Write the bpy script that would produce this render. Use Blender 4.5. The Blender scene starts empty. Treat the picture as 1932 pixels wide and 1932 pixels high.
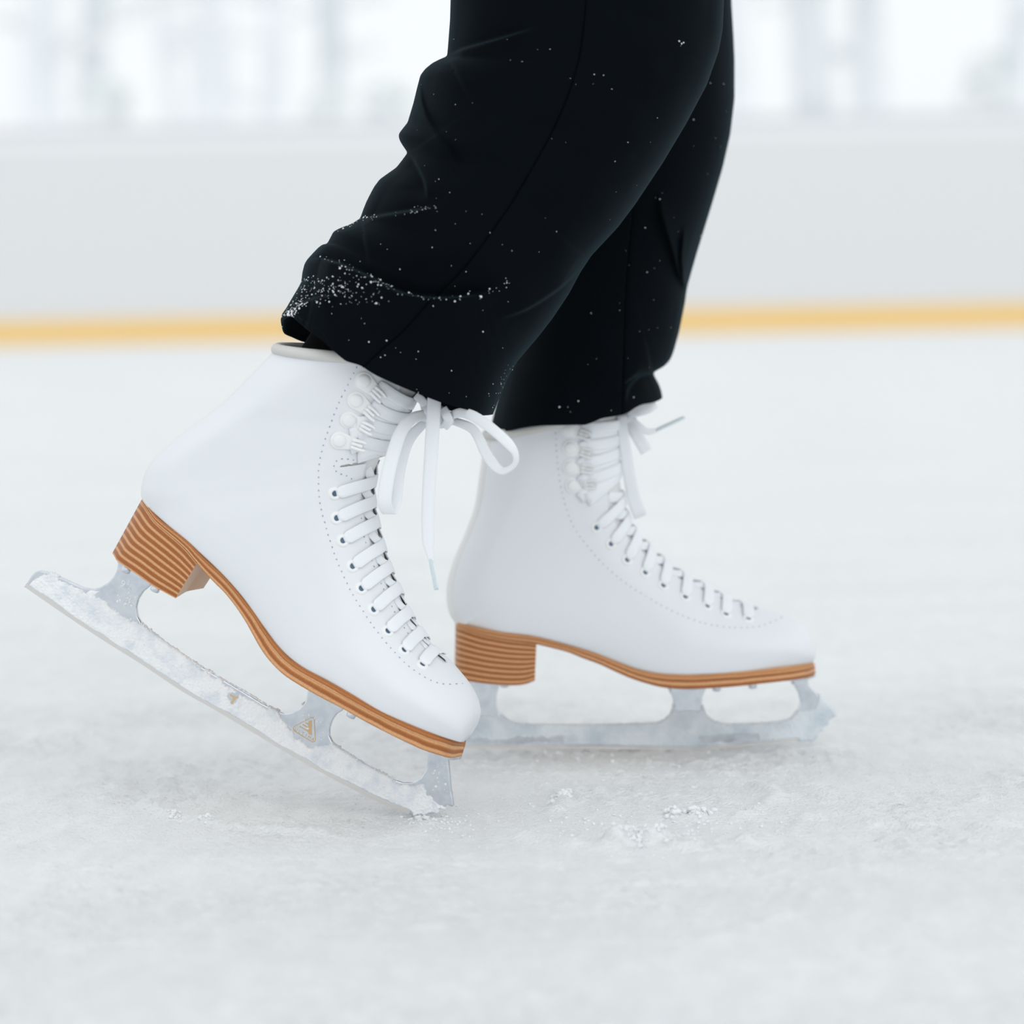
import bpy, bmesh, math, random
import numpy as np
from mathutils import Vector, Matrix
from mathutils.bvhtree import BVHTree
from mathutils.geometry import delaunay_2d_cdt

random.seed(7)
RNG = np.random.default_rng(11)
S = bpy.context.scene
COL = S.collection

# ------------------------------------------------------------------ camera
FPX = 5500.0                      # focal length in pixels of the 1932 px frame
CAM = np.array([0.0, 0.0, 0.3115])
PITCH = math.atan((966 - 533) / FPX)
ROLL = math.radians(1.04)
_f = np.array([0, math.cos(PITCH), -math.sin(PITCH)])
_r0 = np.array([1.0, 0, 0]); _u0 = np.array([0, math.sin(PITCH), math.cos(PITCH)])
_r = _r0 * math.cos(ROLL) - _u0 * math.sin(ROLL)
_u = _u0 * math.cos(ROLL) + _r0 * math.sin(ROLL)
cd = bpy.data.cameras.new('camera'); cam = bpy.data.objects.new('camera', cd); COL.objects.link(cam)
cam.matrix_world = Matrix(((_r[0], _u[0], -_f[0], CAM[0]), (_r[1], _u[1], -_f[1], CAM[1]),
                           (_r[2], _u[2], -_f[2], CAM[2]), (0, 0, 0, 1)))
cd.sensor_width = 36; cd.sensor_fit = 'HORIZONTAL'; cd.lens = FPX / 1932 * 36
cd.clip_start = 0.05; cd.clip_end = 300
cd.dof.use_dof = True; cd.dof.focus_distance = 1.725; cd.dof.aperture_fstop = cd.lens / 20.0
S.camera = cam

# ------------------------------------------------------------------ sky and exposure
S.view_settings.view_transform = 'Standard'; S.view_settings.look = 'None'
S.view_settings.gamma = 1; S.view_settings.use_curve_mapping = False
S.view_settings.exposure = 0.0
W = bpy.data.worlds.new('overcast_sky'); S.world = W; W.use_nodes = True
wn = W.node_tree; wn.nodes.clear()
wo = wn.nodes.new('ShaderNodeOutputWorld'); wb = wn.nodes.new('ShaderNodeBackground')
tc = wn.nodes.new('ShaderNodeTexCoord'); sx = wn.nodes.new('ShaderNodeSeparateXYZ')
rp = wn.nodes.new('ShaderNodeValToRGB')
rp.color_ramp.elements[0].position = 0.0; rp.color_ramp.elements[0].color = (0.905, 0.945, 0.965, 1)
rp.color_ramp.elements[1].position = 1.0; rp.color_ramp.elements[1].color = (.96, .995, 1.02, 1)
e = rp.color_ramp.elements.new(0.12); e.color = (0.93, 0.962, 0.98, 1)
wn.links.new(tc.outputs['Generated'], sx.inputs[0]); wn.links.new(sx.outputs['Z'], rp.inputs[0])
wn.links.new(rp.outputs[0], wb.inputs[0]); wb.inputs[1].default_value = 1.03
wn.links.new(wb.outputs[0], wo.inputs[0])
SUN = bpy.data.lights.new('boot_fill', 'SUN'); SUN.energy = 0.5; SUN.angle = math.radians(60); SUN.color = (1, 0.99, 0.97)
so = bpy.data.objects.new('boot_fill', SUN); COL.objects.link(so)  # broad lamp added to brighten the boots; the overcast itself has no sun
so.rotation_euler = Vector((-.25, .80, -.52)).to_track_quat('-Z', 'Y').to_euler()
so['label'] = 'added soft fill light from the front right'; so['category'] = 'light'

# ------------------------------------------------------------------ helpers
def ray(px):
    x = (px[0] - 966) / FPX; y = (966 - px[1]) / FPX
    return _f + _r * x + _u * y
def at_depth(px, d):
    return CAM + ray(px) * d
def on_ice(px, z=0.0):
    r = ray(px); return CAM + r * ((z - CAM[2]) / r[2])

def cr(P, x):
    """Catmull-Rom through rows of P at float index x (array)."""
    P = np.asarray(P, float); 
    if P.ndim == 1: P = P[:, None]; flat = True
    else: flat = False
    K = len(P); x = np.clip(np.atleast_1d(np.asarray(x, float)), 0, K - 1)
    i = np.minimum(x.astype(int), K - 2); f = (x - i)[:, None]
    p0 = P[np.maximum(i - 1, 0)]; p1 = P[i]; p2 = P[i + 1]; p3 = P[np.minimum(i + 2, K - 1)]
    m1 = (p2 - p0) / 2; m2 = (p3 - p1) / 2
    r = (2*f**3 - 3*f**2 + 1)*p1 + (f**3 - 2*f**2 + f)*m1 + (-2*f**3 + 3*f**2)*p2 + (f**3 - f**2)*m2
    return r[:, 0] if flat else r

def resample(P, n, smooth=True):
    P = np.asarray(P, float)
    if smooth:
        P = cr(P, np.linspace(0, len(P) - 1, len(P) * 8))
    d = np.r_[0, np.cumsum(np.linalg.norm(np.diff(P, axis=0), axis=1))]
    t = np.linspace(0, d[-1], n)
    return np.stack([np.interp(t, d, P[:, k]) for k in range(P.shape[1])], 1)

def hash2(ix, iy, seed):
    h = (ix.astype(np.int64) * 374761393 + iy.astype(np.int64) * 668265263 + seed * 1442695041) & 0x7fffffff
    h = ((h ^ (h >> 13)) * 1274126177) & 0x7fffffff
    h = (h ^ (h >> 16)) & 0xffff
    return h / 65535.0
def vnoise(x, y, seed=0):
    ix = np.floor(x); iy = np.floor(y); fx = x - ix; fy = y - iy
    fx = fx*fx*(3 - 2*fx); fy = fy*fy*(3 - 2*fy)
    a = hash2(ix, iy, seed); b = hash2(ix+1, iy, seed); c = hash2(ix, iy+1, seed); d = hash2(ix+1, iy+1, seed)
    return (a*(1-fx) + b*fx)*(1-fy) + (c*(1-fx) + d*fx)*fy
def fbm(x, y, seed=0, o=4):
    r = 0; am = 0.5; tot = 0
    for k in range(o):
        r = r + am * vnoise(x * 2**k, y * 2**k, seed + k * 17); tot += am; am *= 0.5
    return r / tot
def smooth01(x):
    x = np.clip(x, 0, 1); return x*x*(3 - 2*x)

def seg_dist(PX, PY, poly, closed=False):
    """distance to polyline, signed side (+ = right-hand/below for left-to-right lines in pixel space), arclength fraction"""
    P = np.asarray(poly, float)
    if closed: P = np.vstack([P, P[:1]])
    best = np.full(PX.shape, 1e9); sgn = np.ones(PX.shape); arc = np.zeros(PX.shape)
    L = np.r_[0, np.cumsum(np.linalg.norm(np.diff(P, axis=0), axis=1))]
    for k in range(len(P) - 1):
        a = P[k]; b = P[k+1]; ab = b - a; l2 = (ab**2).sum() + 1e-18
        tt = np.clip(((PX - a[0])*ab[0] + (PY - a[1])*ab[1]) / l2, 0, 1)
        dx = PX - (a[0] + ab[0]*tt); dy = PY - (a[1] + ab[1]*tt)
        d = np.hypot(dx, dy); m = d < best
        best = np.where(m, d, best)
        sgn = np.where(m, np.sign(ab[0]*dy - ab[1]*dx), sgn)
        arc = np.where(m, (L[k] + tt * (L[k+1]-L[k])) / L[-1], arc)
    return best, sgn, arc
def inside(PX, PY, poly):
    P = np.asarray(poly, float); c = np.zeros(PX.shape, bool); n = len(P)
    for k in range(n):
        x0, y0 = P[k]; x1, y1 = P[(k+1) % n]
        if y0 == y1: continue
        m = ((y0 > PY) != (y1 > PY)) & (PX < (x1 - x0)*(PY - y0)/(y1 - y0) + x0)
        c ^= m
    return c

def mesh_np(name, V, F, smooth=True):
    me = bpy.data.meshes.new(name)
    V = np.asarray(V, np.float32); 
    F = np.asarray(F, np.int32)
    me.vertices.add(len(V)); me.vertices.foreach_set('co', V.ravel())
    k = F.shape[1]
    me.loops.add(F.size); me.loops.foreach_set('vertex_index', F.ravel())
    me.polygons.add(len(F))
    me.polygons.foreach_set('loop_start', np.arange(0, F.size, k, dtype=np.int32))
    me.polygons.foreach_set('loop_total', np.full(len(F), k, np.int32))
    me.update(calc_edges=True); me.validate()
    if smooth: me.polygons.foreach_set('use_smooth', np.ones(len(me.polygons), bool))
    return me
def grid_faces(n, m, wrap=False):
    """rows n, cols m"""
    i, j = np.meshgrid(np.arange(n-1), np.arange(m if wrap else m-1), indexing='ij')
    j2 = (j+1) % m
    return np.stack([i*m+j, (i+1)*m+j, (i+1)*m+j2, i*m+j2], -1).reshape(-1, 4)

def obj(name, me, m=None, parent=None):
    o = bpy.data.objects.new(name, me); COL.objects.link(o)
    if m is not None:
        for x in (m if isinstance(m, (list, tuple)) else [m]): me.materials.append(x)
    if parent is not None: o.parent = parent
    return o
def tag(o, label=None, cat=None, group=None, kind=None):
    if label: o['label'] = label
    if cat: o['category'] = cat
    if group: o['group'] = group
    if kind: o['kind'] = kind
    return o
class MB:
    """collects polygons of several shapes for ONE mesh object"""
    def __init__(s): s.v = []; s.f = []; s.n = 0; s.mi = []
    def add(s, V, F, mi=0):
        V = [tuple(map(float, p)) for p in V]
        s.v += V; s.f += [tuple(int(k) + s.n for k in q) for q in F]; s.mi += [mi]*len(F); s.n += len(V)
    def build(s, name, m, parent=None, smooth=True):
        me = bpy.data.meshes.new(name); me.from_pydata(s.v, [], s.f); me.update()
        for p, k in zip(me.polygons, s.mi): p.material_index = k; p.use_smooth = smooth
        return obj(name, me, m, parent)
def box(mb, c, sz, mi=0):
    x, y, z = c; a, b, d = sz[0]/2, sz[1]/2, sz[2]/2
    V = [(x+i*a, y+j*b, z+k*d) for i in (-1,1) for j in (-1,1) for k in (-1,1)]
    mb.add(V, [(0,1,3,2),(4,6,7,5),(0,4,5,1),(2,3,7,6),(0,2,6,4),(1,5,7,3)], mi)
_ICO = None
def ico(mb, c, r, jit=0.25, sc=(1,1,1), mi=0, sub=1):
    global _ICO
    if _ICO is None: _ICO = {}
    if sub not in _ICO:
        b = bmesh.new(); bmesh.ops.create_icosphere(b, subdivisions=sub, radius=1)
        b.verts.ensure_lookup_table()
        _ICO[sub] = ([tuple(v.co) for v in b.verts], [tuple(v.index for v in f.verts) for f in b.faces]); b.free()
    V, F = _ICO[sub]
    mb.add([(c[0]+v[0]*r*sc[0]*(1+jit*(random.random()-.5)*2), c[1]+v[1]*r*sc[1]*(1+jit*(random.random()-.5)*2),
             c[2]+v[2]*r*sc[2]*(1+jit*(random.random()-.5)*2)) for v in V], F, mi)
def tube(mb, P, R, n=8, mi=0, cap=True):
    P = np.asarray(P, float); K = len(P); R = np.broadcast_to(np.asarray(R, float), (K,))
    T = np.gradient(P, axis=0); T /= np.linalg.norm(T, axis=1)[:, None] + 1e-12
    up = np.array([0, 0, 1.0]); 
    if abs(T[0] @ up) > .9: up = np.array([1.0, 0, 0])
    V = []
    x = np.cross(T[0], up); x /= np.linalg.norm(x)
    for k in range(K):
        x = x - T[k] * (x @ T[k]); x /= np.linalg.norm(x); y = np.cross(T[k], x)
        for a in range(n):
            th = 2*math.pi*a/n; V.append(P[k] + R[k]*(x*math.cos(th) + y*math.sin(th)))
    F = [tuple(q) for q in grid_faces(K, n, True)]
    if cap: F += [tuple(range(n)), tuple(range((K-1)*n + n - 1, (K-1)*n - 1, -1))]
    mb.add(V, F, mi)
def ribbon(mb, P, Wd, width, thick, mi=0):
    """flat woven band: centre points P, width directions Wd"""
    P = np.asarray(P, float); K = len(P); Wd = np.asarray(Wd, float)
    width = np.broadcast_to(np.asarray(width, float), (K,)); thick = np.broadcast_to(np.asarray(thick, float), (K,))
    T = np.gradient(P, axis=0); T /= np.linalg.norm(T, axis=1)[:, None] + 1e-12
    prof = [(-.5, 0), (-.44, .42), (-.2, .5), (.2, .5), (.44, .42), (.5, 0), (.44, -.42), (.2, -.5), (-.2, -.5), (-.44, -.42)]
    V = []
    for k in range(K):
        w = Wd[k] - T[k]*(Wd[k] @ T[k]); w /= np.linalg.norm(w) + 1e-12; nn = np.cross(T[k], w)
        for a, b in prof: V.append(P[k] + w*a*width[k] + nn*b*thick[k])
    n = len(prof)
    F = [tuple(q) for q in grid_faces(K, n, True)] + [tuple(range(n)), tuple(range((K-1)*n+n-1, (K-1)*n-1, -1))]
    mb.add(V, F, mi)

# ------------------------------------------------------------------ materials
def mat(name, col=(.8,.8,.8), rough=.5, metal=0, spec=.5, sheen=0, bump=None, var=None, trans=0, ior=1.45, coat=0, sheen_tint=None, sss=0):
    m = bpy.data.materials.new(name); m.use_nodes = True; nt = m.node_tree; b = nt.nodes['Principled BSDF']
    b.inputs['Base Color'].default_value = (*col, 1); b.inputs['Roughness'].default_value = rough
    b.inputs['Metallic'].default_value = metal; b.inputs['Specular IOR Level'].default_value = spec
    b.inputs['IOR'].default_value = ior; b.inputs['Transmission Weight'].default_value = trans
    b.inputs['Coat Weight'].default_value = coat
    if sss:
        b.inputs['Subsurface Weight'].default_value = sss; b.inputs['Subsurface Radius'].default_value = (.003, .004, .005)
    if sheen:
        b.inputs['Sheen Weight'].default_value = sheen; b.inputs['Sheen Roughness'].default_value = .35
        if sheen_tint: b.inputs['Sheen Tint'].default_value = (*sheen_tint, 1)
    co = nt.nodes.new('ShaderNodeTexCoord')
    if var:                       # (scale, second colour, amount low/high)
        n = nt.nodes.new('ShaderNodeTexNoise'); n.inputs['Scale'].default_value = var[0]; n.inputs['Detail'].default_value = 5
        r = nt.nodes.new('ShaderNodeValToRGB'); r.color_ramp.elements[0].position = var[2]; r.color_ramp.elements[1].position = var[3]
        r.color_ramp.elements[0].color = (*col, 1); r.color_ramp.elements[1].color = (*var[1], 1)
        nt.links.new(co.outputs['Object'], n.inputs['Vector']); nt.links.new(n.outputs['Fac'], r.inputs[0])
        nt.links.new(r.outputs[0], b.inputs['Base Color'])
    if bump:                      # (scale, strength, distance)
        n = nt.nodes.new('ShaderNodeTexNoise'); n.inputs['Scale'].default_value = bump[0]; n.inputs['Detail'].default_value = 4
        u = nt.nodes.new('ShaderNodeBump'); u.inputs['Strength'].default_value = bump[1]; u.inputs['Distance'].default_value = bump[2]
        nt.links.new(co.outputs['Object'], n.inputs['Vector']); nt.links.new(n.outputs['Fac'], u.inputs['Height'])
        nt.links.new(u.outputs[0], b.inputs['Normal'])
    return m
def leather_stack(name, ramp, noise=420):
    """stacked leather: bands across the UV v coordinate, fine fibre grain"""
    m = bpy.data.materials.new(name); m.use_nodes = True; nt = m.node_tree; b = nt.nodes['Principled BSDF']
    uv = nt.nodes.new('ShaderNodeUVMap'); sp = nt.nodes.new('ShaderNodeSeparateXYZ'); fr = nt.nodes.new('ShaderNodeMath'); fr.operation = 'FRACT'
    co = nt.nodes.new('ShaderNodeTexCoord'); no = nt.nodes.new('ShaderNodeTexNoise'); no.inputs['Scale'].default_value = 60; no.inputs['Detail'].default_value = 3
    ad = nt.nodes.new('ShaderNodeMath'); ad.operation = 'MULTIPLY_ADD'; ad.inputs[1].default_value = .14
    r = nt.nodes.new('ShaderNodeValToRGB'); r.color_ramp.elements.remove(r.color_ramp.elements[1])
    r.color_ramp.elements[0].position = ramp[0][0]; r.color_ramp.elements[0].color = (*ramp[0][1], 1)
    for p, c in ramp[1:]:
        e = r.color_ramp.elements.new(p); e.color = (*c, 1)
    nt.links.new(uv.outputs[0], sp.inputs[0]); nt.links.new(co.outputs['Object'], no.inputs['Vector'])
    nt.links.new(no.outputs['Fac'], ad.inputs[0]); nt.links.new(sp.outputs['Y'], ad.inputs[2])
    nt.links.new(ad.outputs[0], fr.inputs[0]); nt.links.new(fr.outputs[0], r.inputs[0])
    g = nt.nodes.new('ShaderNodeTexNoise'); g.inputs['Scale'].default_value = noise * 5; g.inputs['Detail'].default_value = 2
    nt.links.new(co.outputs['Object'], g.inputs['Vector'])
    mx = nt.nodes.new('ShaderNodeMix'); mx.data_type = 'RGBA'; mx.blend_type = 'MULTIPLY'; mx.inputs['Factor'].default_value = .55
    gr = nt.nodes.new('ShaderNodeValToRGB'); gr.color_ramp.elements[0].position = .3; gr.color_ramp.elements[0].color = (.6, .56, .52, 1)
    gr.color_ramp.elements[1].position = .68; gr.color_ramp.elements[1].color = (1.15, 1.15, 1.15, 1)
    nt.links.new(g.outputs['Fac'], gr.inputs[0]); nt.links.new(r.outputs[0], mx.inputs['A']); nt.links.new(gr.outputs[0], mx.inputs['B'])
    nt.links.new(mx.outputs['Result'], b.inputs['Base Color']); b.inputs['Roughness'].default_value = .55
    b.inputs['Specular IOR Level'].default_value = .35
    return m
LIGHT = (.70, .38, .185); DARK = (.37, .125, .035); MID = (.52, .21, .065)
M_boot = mat('white_boot_leather', (.785,.81,.842), .42, spec=.4, bump=(900, .06, .0006))
M_trim = mat('off_white_backstay', (.80,.80,.785), .5, spec=.3)
M_collar = mat('felt_collar', (.70,.69,.67), .95, spec=.1, bump=(2600, .6, .0008))
M_tongue = mat('tongue_felt', (.80,.79,.79), .8, spec=.2)
M_lace = mat('white_lace_cotton', (.86,.89,.92), .85, spec=.2, bump=(1500, .35, .0006))
M_thread = mat('blue_grey_thread', (.33,.36,.52), .8)
M_eyelet = mat('white_enamel', (.87,.885,.89), .3, spec=.5)
M_hole_shade = mat('eyelet_hole_shade', (.09,.14,.2), .35, metal=.6)  # dark disc colour stands for the shade inside an unpunched hole
M_aglet = mat('aglet_plastic', (.72,.82,.85), .2, spec=.6, trans=.25)
M_sole = leather_stack('layered_sole_leather', [(0, MID), (.10, DARK), (.14, MID), (.27, DARK), (.31, LIGHT), (.45, LIGHT), (.5, MID), (.58, DARK), (.70, DARK), (.76, LIGHT), (.86, LIGHT), (.92, MID), (1, MID)])
M_sole2 = leather_stack('layered_sole_leather_light', [(0, LIGHT), (.18, MID), (.3, LIGHT), (.40, DARK), (.50, DARK), (.56, LIGHT), (.70, LIGHT), (.76, DARK), (.90, DARK), (1, MID)])
M_heel = leather_stack('stacked_heel_leather', [(0, LIGHT), (.16, LIGHT), (.34, DARK), (.80, DARK), (.95, LIGHT), (1, LIGHT)])
M_breast = mat('heel_breast_leather', (.66,.47,.31), .4, spec=.4, var=(35, (.60,.38,.22), .35, .7))
M_steel = mat('polished_steel', (.68,.71,.755), .20, metal=1, var=(180, (.57,.61,.665), .4, .7))
M_film = mat('thin_frost_film', (.74,.79,.83), .7, spec=.25, bump=(700, .4, .001), var=(60, (.56,.63,.69), .4, .7))
M_edge = mat('ground_steel_edge', (.72,.70,.68), .38, metal=1)
M_gold = mat('gold_etching', (.66,.47,.27), .45, spec=.3)
M_white_etch = mat('white_etching', (.88,.9,.92), .4)
M_snow = mat('packed_snow', (.88,.895,.91), .75, spec=.25, bump=(900, .55, .001), var=(120, (.70,.75,.81), .45, .75))
M_crumb = mat('loose_snow', (.84,.855,.87), .8, spec=.2)
M_drop = mat('water', (.95,.97,1), .04, trans=.9, ior=1.33)
M_cloth = mat('black_wool', (.0018,.0032,.0048), .85, spec=.06, sheen=.06, sheen_tint=(.3,.75,.95), bump=(1400, .25, .0006))
M_tights = mat('black_tights', (.004,.004,.005), .9, spec=.1)
M_seam = mat('black_seam_thread', (.001,.0015,.002), .9, spec=.05)
M_board = mat('rink_board_plastic', (.745,.755,.767), .45, spec=.3)
M_yellow = mat('yellow_kick_plate', (.90,.61,.22), .5, spec=.3)
M_cap = mat('board_cap_plastic', (.84,.85,.86), .5)
M_rail = mat('grey_rail', (.68,.68,.71), .6)
M_bark = mat('hazed_bark', (.66,.71,.73), .9, var=(3, (.82,.85,.87), .35, .62))  # bright haze over the trees is mixed into the bark colour
M_bark2 = mat('hazed_bark_pale', (.80,.83,.85), .9, var=(3, (.88,.9,.92), .35, .62))  # same bark with more of the haze put into its colour
M_twigs = mat('hazed_snowy_twigs', (.93,.94,.95), .9)  # snow on the branches, paled further by painted haze
M_shrub = mat('frosted_evergreen', (.66,.72,.71), .9, var=(4, (.9,.92,.93), .38, .58))

# ------------------------------------------------------------------ ice
def ice_material():
    m = bpy.data.materials.new('rink_ice'); m.use_nodes = True; nt = m.node_tree; b = nt.nodes['Principled BSDF']
    co = nt.nodes.new('ShaderNodeTexCoord')
    def noise(sc, det=5, stretch=None):
        n = nt.nodes.new('ShaderNodeTexNoise'); n.inputs['Scale'].default_value = sc; n.inputs['Detail'].default_value = det
        if stretch:
            mp = nt.nodes.new('ShaderNodeMapping'); mp.inputs['Scale'].default_value = stretch
            nt.links.new(co.outputs['Object'], mp.inputs[0]); nt.links.new(mp.outputs[0], n.inputs['Vector'])
        else: nt.links.new(co.outputs['Object'], n.inputs['Vector'])
        return n
    a = noise(5, 5, (.5, 1.2, 1)); r = nt.nodes.new('ShaderNodeValToRGB')
    r.color_ramp.elements[0].position = .35; r.color_ramp.elements[0].color = (.785, .805, .81, 1)
    r.color_ramp.elements[1].position = .68; r.color_ramp.elements[1].color = (.835, .852, .858, 1)
    nt.links.new(a.outputs['Fac'], r.inputs[0])
    w = noise(60, 4, (1, .35, 1)); r2 = nt.nodes.new('ShaderNodeValToRGB')
    r2.color_ramp.elements[0].position = .40; r2.color_ramp.elements[0].color = (.97, .97, .97, 1)
    r2.color_ramp.elements[1].position = .66; r2.color_ramp.elements[1].color = (1.025, 1.025, 1.025, 1)
    nt.links.new(w.outputs['Fac'], r2.inputs[0])
    mx = nt.nodes.new('ShaderNodeMix'); mx.data_type = 'RGBA'; mx.blend_type = 'MULTIPLY'; mx.inputs['Factor'].default_value = 1
    nt.links.new(r.outputs[0], mx.inputs['A']); nt.links.new(r2.outputs[0], mx.inputs['B'])
    nt.links.new(mx.outputs['Result'], b.inputs['Base Color'])
    b.inputs['Roughness'].default_value = .34; b.inputs['Specular IOR Level'].default_value = .5; b.inputs['IOR'].default_value = 1.31
    n1 = noise(430, 5); u = nt.nodes.new('ShaderNodeBump'); u.inputs['Strength'].default_value = .8; u.inputs['Distance'].default_value = .0024
    nt.links.new(n1.outputs['Fac'], u.inputs['Height']); nt.links.new(u.outputs[0], b.inputs['Normal'])
    return m
M_ice = ice_material()
RIDGES = [  # pixel polylines of skate ridges and cuts on the ice, (height mm, half width mm)
    ([(372,1541),(387,1549),(440,1560),(500,1568),(560,1572),(640,1575)], 2.2, 4),
    ([(275,1515),(292,1526),(310,1535),(335,1543)], 2.0, 5),
    ([(335,1545),(380,1536),(425,1520),(450,1502)], 1.2, 3),
    ([(345,1518),(400,1512),(440,1498)], 1.6, 7),
    ([(455,1502),(480,1512),(540,1526)], 1.8, 6),
    ([(50,1458),(150,1452),(340,1447)], .9, 4), ([(120,1512),(127,1535),(126,1560),(107,1580)], .8, 2.5),
    ([(405,1650),(395,1665),(360,1695)], 1.2, 4), ([(580,1670),(600,1720),(570,1765)], .8, 6),
    ([(1330,1470),(1400,1474),(1440,1482),(1462,1495),(1445,1512),(1391,1541)], 1.6, 5),
    ([(1055,1500),(1062,1516),(1052,1532)], 3.0, 6), ([(990,1470),(1040,1490),(1052,1500)], 1.5, 6),
    ([(966,1574),(1030,1578),(1116,1597),(1160,1592)], 2.0, 9),
    ([(1160,1594),(1206,1584),(1250,1592)], 5.0, 14), ([(1260,1600),(1340,1592),(1420,1586)], 2.2, 10),
    ([(1262,1541),(1275,1540)], 3.5, 9), ([(1300,1538),(1330,1537)], 3.5, 10),
    ([(1671,1548),(1740,1540),(1826,1527)], .8, 2.5), ([(1681,1525),(1730,1540),(1771,1557)], .8, 2.5),
    ([(1500,1490),(1560,1500),(1640,1512)], .8, 4), ([(1850,1565),(1900,1550)], 3, 10),
    ([(1316,1785),(1391,1752),(1506,1710)], 1.4, 6), ([(1520,1692),(1556,1674)], 1.6, 4),
    ([(1820,1582),(1870,1612),(1905,1590),(1932,1560)], .9, 3), ([(1490,1570),(1505,1550),(1520,1530)], .8, 2.5),
    ([(770,1560),(830,1552),(900,1560)], 1.2, 9), ([(1085,1492),(1100,1512)], 1.0, 2.5),
]
def build_ice():
    xs = np.r_[np.linspace(-14, -.62, 26)[:-1], np.linspace(-.62, .62, 520), np.linspace(.62, 14, 26)[1:]]
    ys = np.r_[np.linspace(-2, 1.02, 12)[:-1], np.linspace(1.02, 2.45, 640), 2.45 + (np.linspace(0, 1, 44)[1:]**2) * 14.63]
    Y, X = np.meshgrid(ys, xs, indexing='ij')
    fade = smooth01((.60 - np.abs(X)) / .08) * smooth01((Y - 1.04) / .1) * smooth01((2.43 - Y) / .35)
    big = fbm(X*4, Y*4, 3, 4); patch = smooth01((fbm(X*9, Y*9, 31, 4) - .40) / .25)
    grain = fbm(X*210, Y*170, 5, 3)
    Z = (big - .5) * .0022 + patch * np.maximum(grain - .42, 0) * .0066 + (1-patch) * (grain - .5) * .0022
    Z += (fbm(X*16, Y*60, 91, 4) - .5) * .0032
    Z += np.maximum(fbm(X*40, Y*40, 77, 3) - .60, 0) * .013 * patch
    lum = fbm(X*95, Y*95, 55, 2)
    for pts, hh, hw in RIDGES:
        P = np.array([on_ice(p)[:2] for p in pts]); P = resample(P, 24) if len(P) > 2 else P
        lo = P.min(0) - .05; hi = P.max(0) + .05
        m = (X > lo[0]) & (X < hi[0]) & (Y > lo[1]) & (Y < hi[1])
        if not m.any(): continue
        d, sg, arc = seg_dist(X[m], Y[m], P)
        prof = np.exp(-(d / (hw*1e-3))**2) * smooth01(np.minimum(arc, 1-arc) * 8 + .35)
        Z[m] += prof * hh * 1.6e-3 * (.25 + 1.5 * lum[m])
    Z = Z * fade
    # keep clear round the two blades' contact lines so that nothing pokes through the steel
    V = np.stack([X, Y, Z - .0012 * fade], -1).reshape(-1, 3)
    me = mesh_np('floor', V, grid_faces(len(ys), len(xs))[:, ::-1])
    o = obj('floor', me, M_ice); tag(o, 'scratched white rink ice dusted with scraped snow', 'ice', kind='structure')
    bv = BVHTree.FromPolygons([tuple(v) for v in V.tolist()], [tuple(q) for q in grid_faces(len(ys), len(xs)).tolist()])
    return bv
ICE = build_ice()
def ice_z(x, y):
    h = ICE.ray_cast(Vector((x, y, 1)), Vector((0, 0, -1)))
    return h[0].z if h[0] else 0.0

# ------------------------------------------------------------------ rink boards and trees behind
BY = 17.1
def build_boards():
    b = MB(); box(b, (0, BY+.05, .625), (26, .1, 1.13)); w = b.build('wall_back', M_board, smooth=False)
    tag(w, 'long white rink boards behind the skater', 'boards', kind='structure')
    k = MB(); box(k, (0, BY-.012, .066), (26, .024, .132)); k.build('kick_plate', M_yellow, w, False)['label'] = 'yellow kick plate along the ice'
    c = MB(); box(c, (0, BY+.05, 1.158), (26, .108, .065)); c.build('cap_rail', M_cap, w, False)
    r = MB(); box(r, (0, BY+.07, 1.225), (26, .06, .07)); r.build('grey_rail', M_rail, w, False)
    g = MB(); box(g, (0, BY+11.2, -.01), (60, 22, .02)); gr = g.build('ground', M_crumb, smooth=False)
    tag(gr, 'snow-covered ground beyond the rink boards', 'snowy ground', kind='structure')
build_boards()
def tree(px, depth, rad, matl, label, seed, branch=True, lean=0):
    rr = random.Random(seed)
    base = at_depth((px, 533), depth); x0 = base[0]; y0 = base[1]
    root = bpy.data.objects.new('hazed_tree', None); COL.objects.link(root); root.location = (x0, y0, 0)
    H = 5.5
    zs = np.linspace(0, H, 14); P = np.array([(lean*z + .05*math.sin(z*1.7+seed), .05*math.cos(z*1.3+seed), z) for z in zs])
    t = MB(); tube(t, P, rad * (1.25 - .75 * zs / H) , 12); t.build('trunk', matl, root)
    if branch:
        for k in range(9):
            bm_ = MB()
            z = 1.9 + rr.random()*2.5; a = rr.random()*6.28; l = .35 + rr.random()*.6
            c = np.array([lean*z, 0, z]); d = np.array([math.cos(a), math.sin(a), .5])
            Q = [c + d*l*q + np.array([0, 0, -.25*q*q*l]) for q in np.linspace(0, 1, 6)]
            tube(bm_, Q, np.linspace(rad*.22, .008, 6), 6)
            for q in range(10):
                f = .3 + .7*rr.random(); p = c + d*l*f + np.array([rr.uniform(-.04,.04), rr.uniform(-.04,.04), -.25*f*f*l + rr.uniform(-.02,.05)])
                ico(bm_, p, .03 + .05*rr.random(), .35, (1.5, 1.5, .7))
            bm_.build('branch', M_twigs, root)
    tag(root, label, 'tree', 'haze-toned trees behind the rink boards')
def shrub(px, depth, h, w, label, seed):
    rr = random.Random(seed); p = at_depth((px, 533), depth)
    b = MB()
    for k in range(150):
        z = rr.random()**.8 * h; r = w * (1 - .75*z/h) * math.sqrt(rr.random()); a = rr.random()*6.28
        ico(b, (r*math.cos(a), r*math.sin(a), z), .05 + .06*rr.random(), .4, (1.2, 1.2, .9))
    s = b.build('snowy_shrub', M_shrub); s.location = (p[0], p[1], 0); tag(s, label, 'shrub', 'shrubs behind the rink boards')
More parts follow.
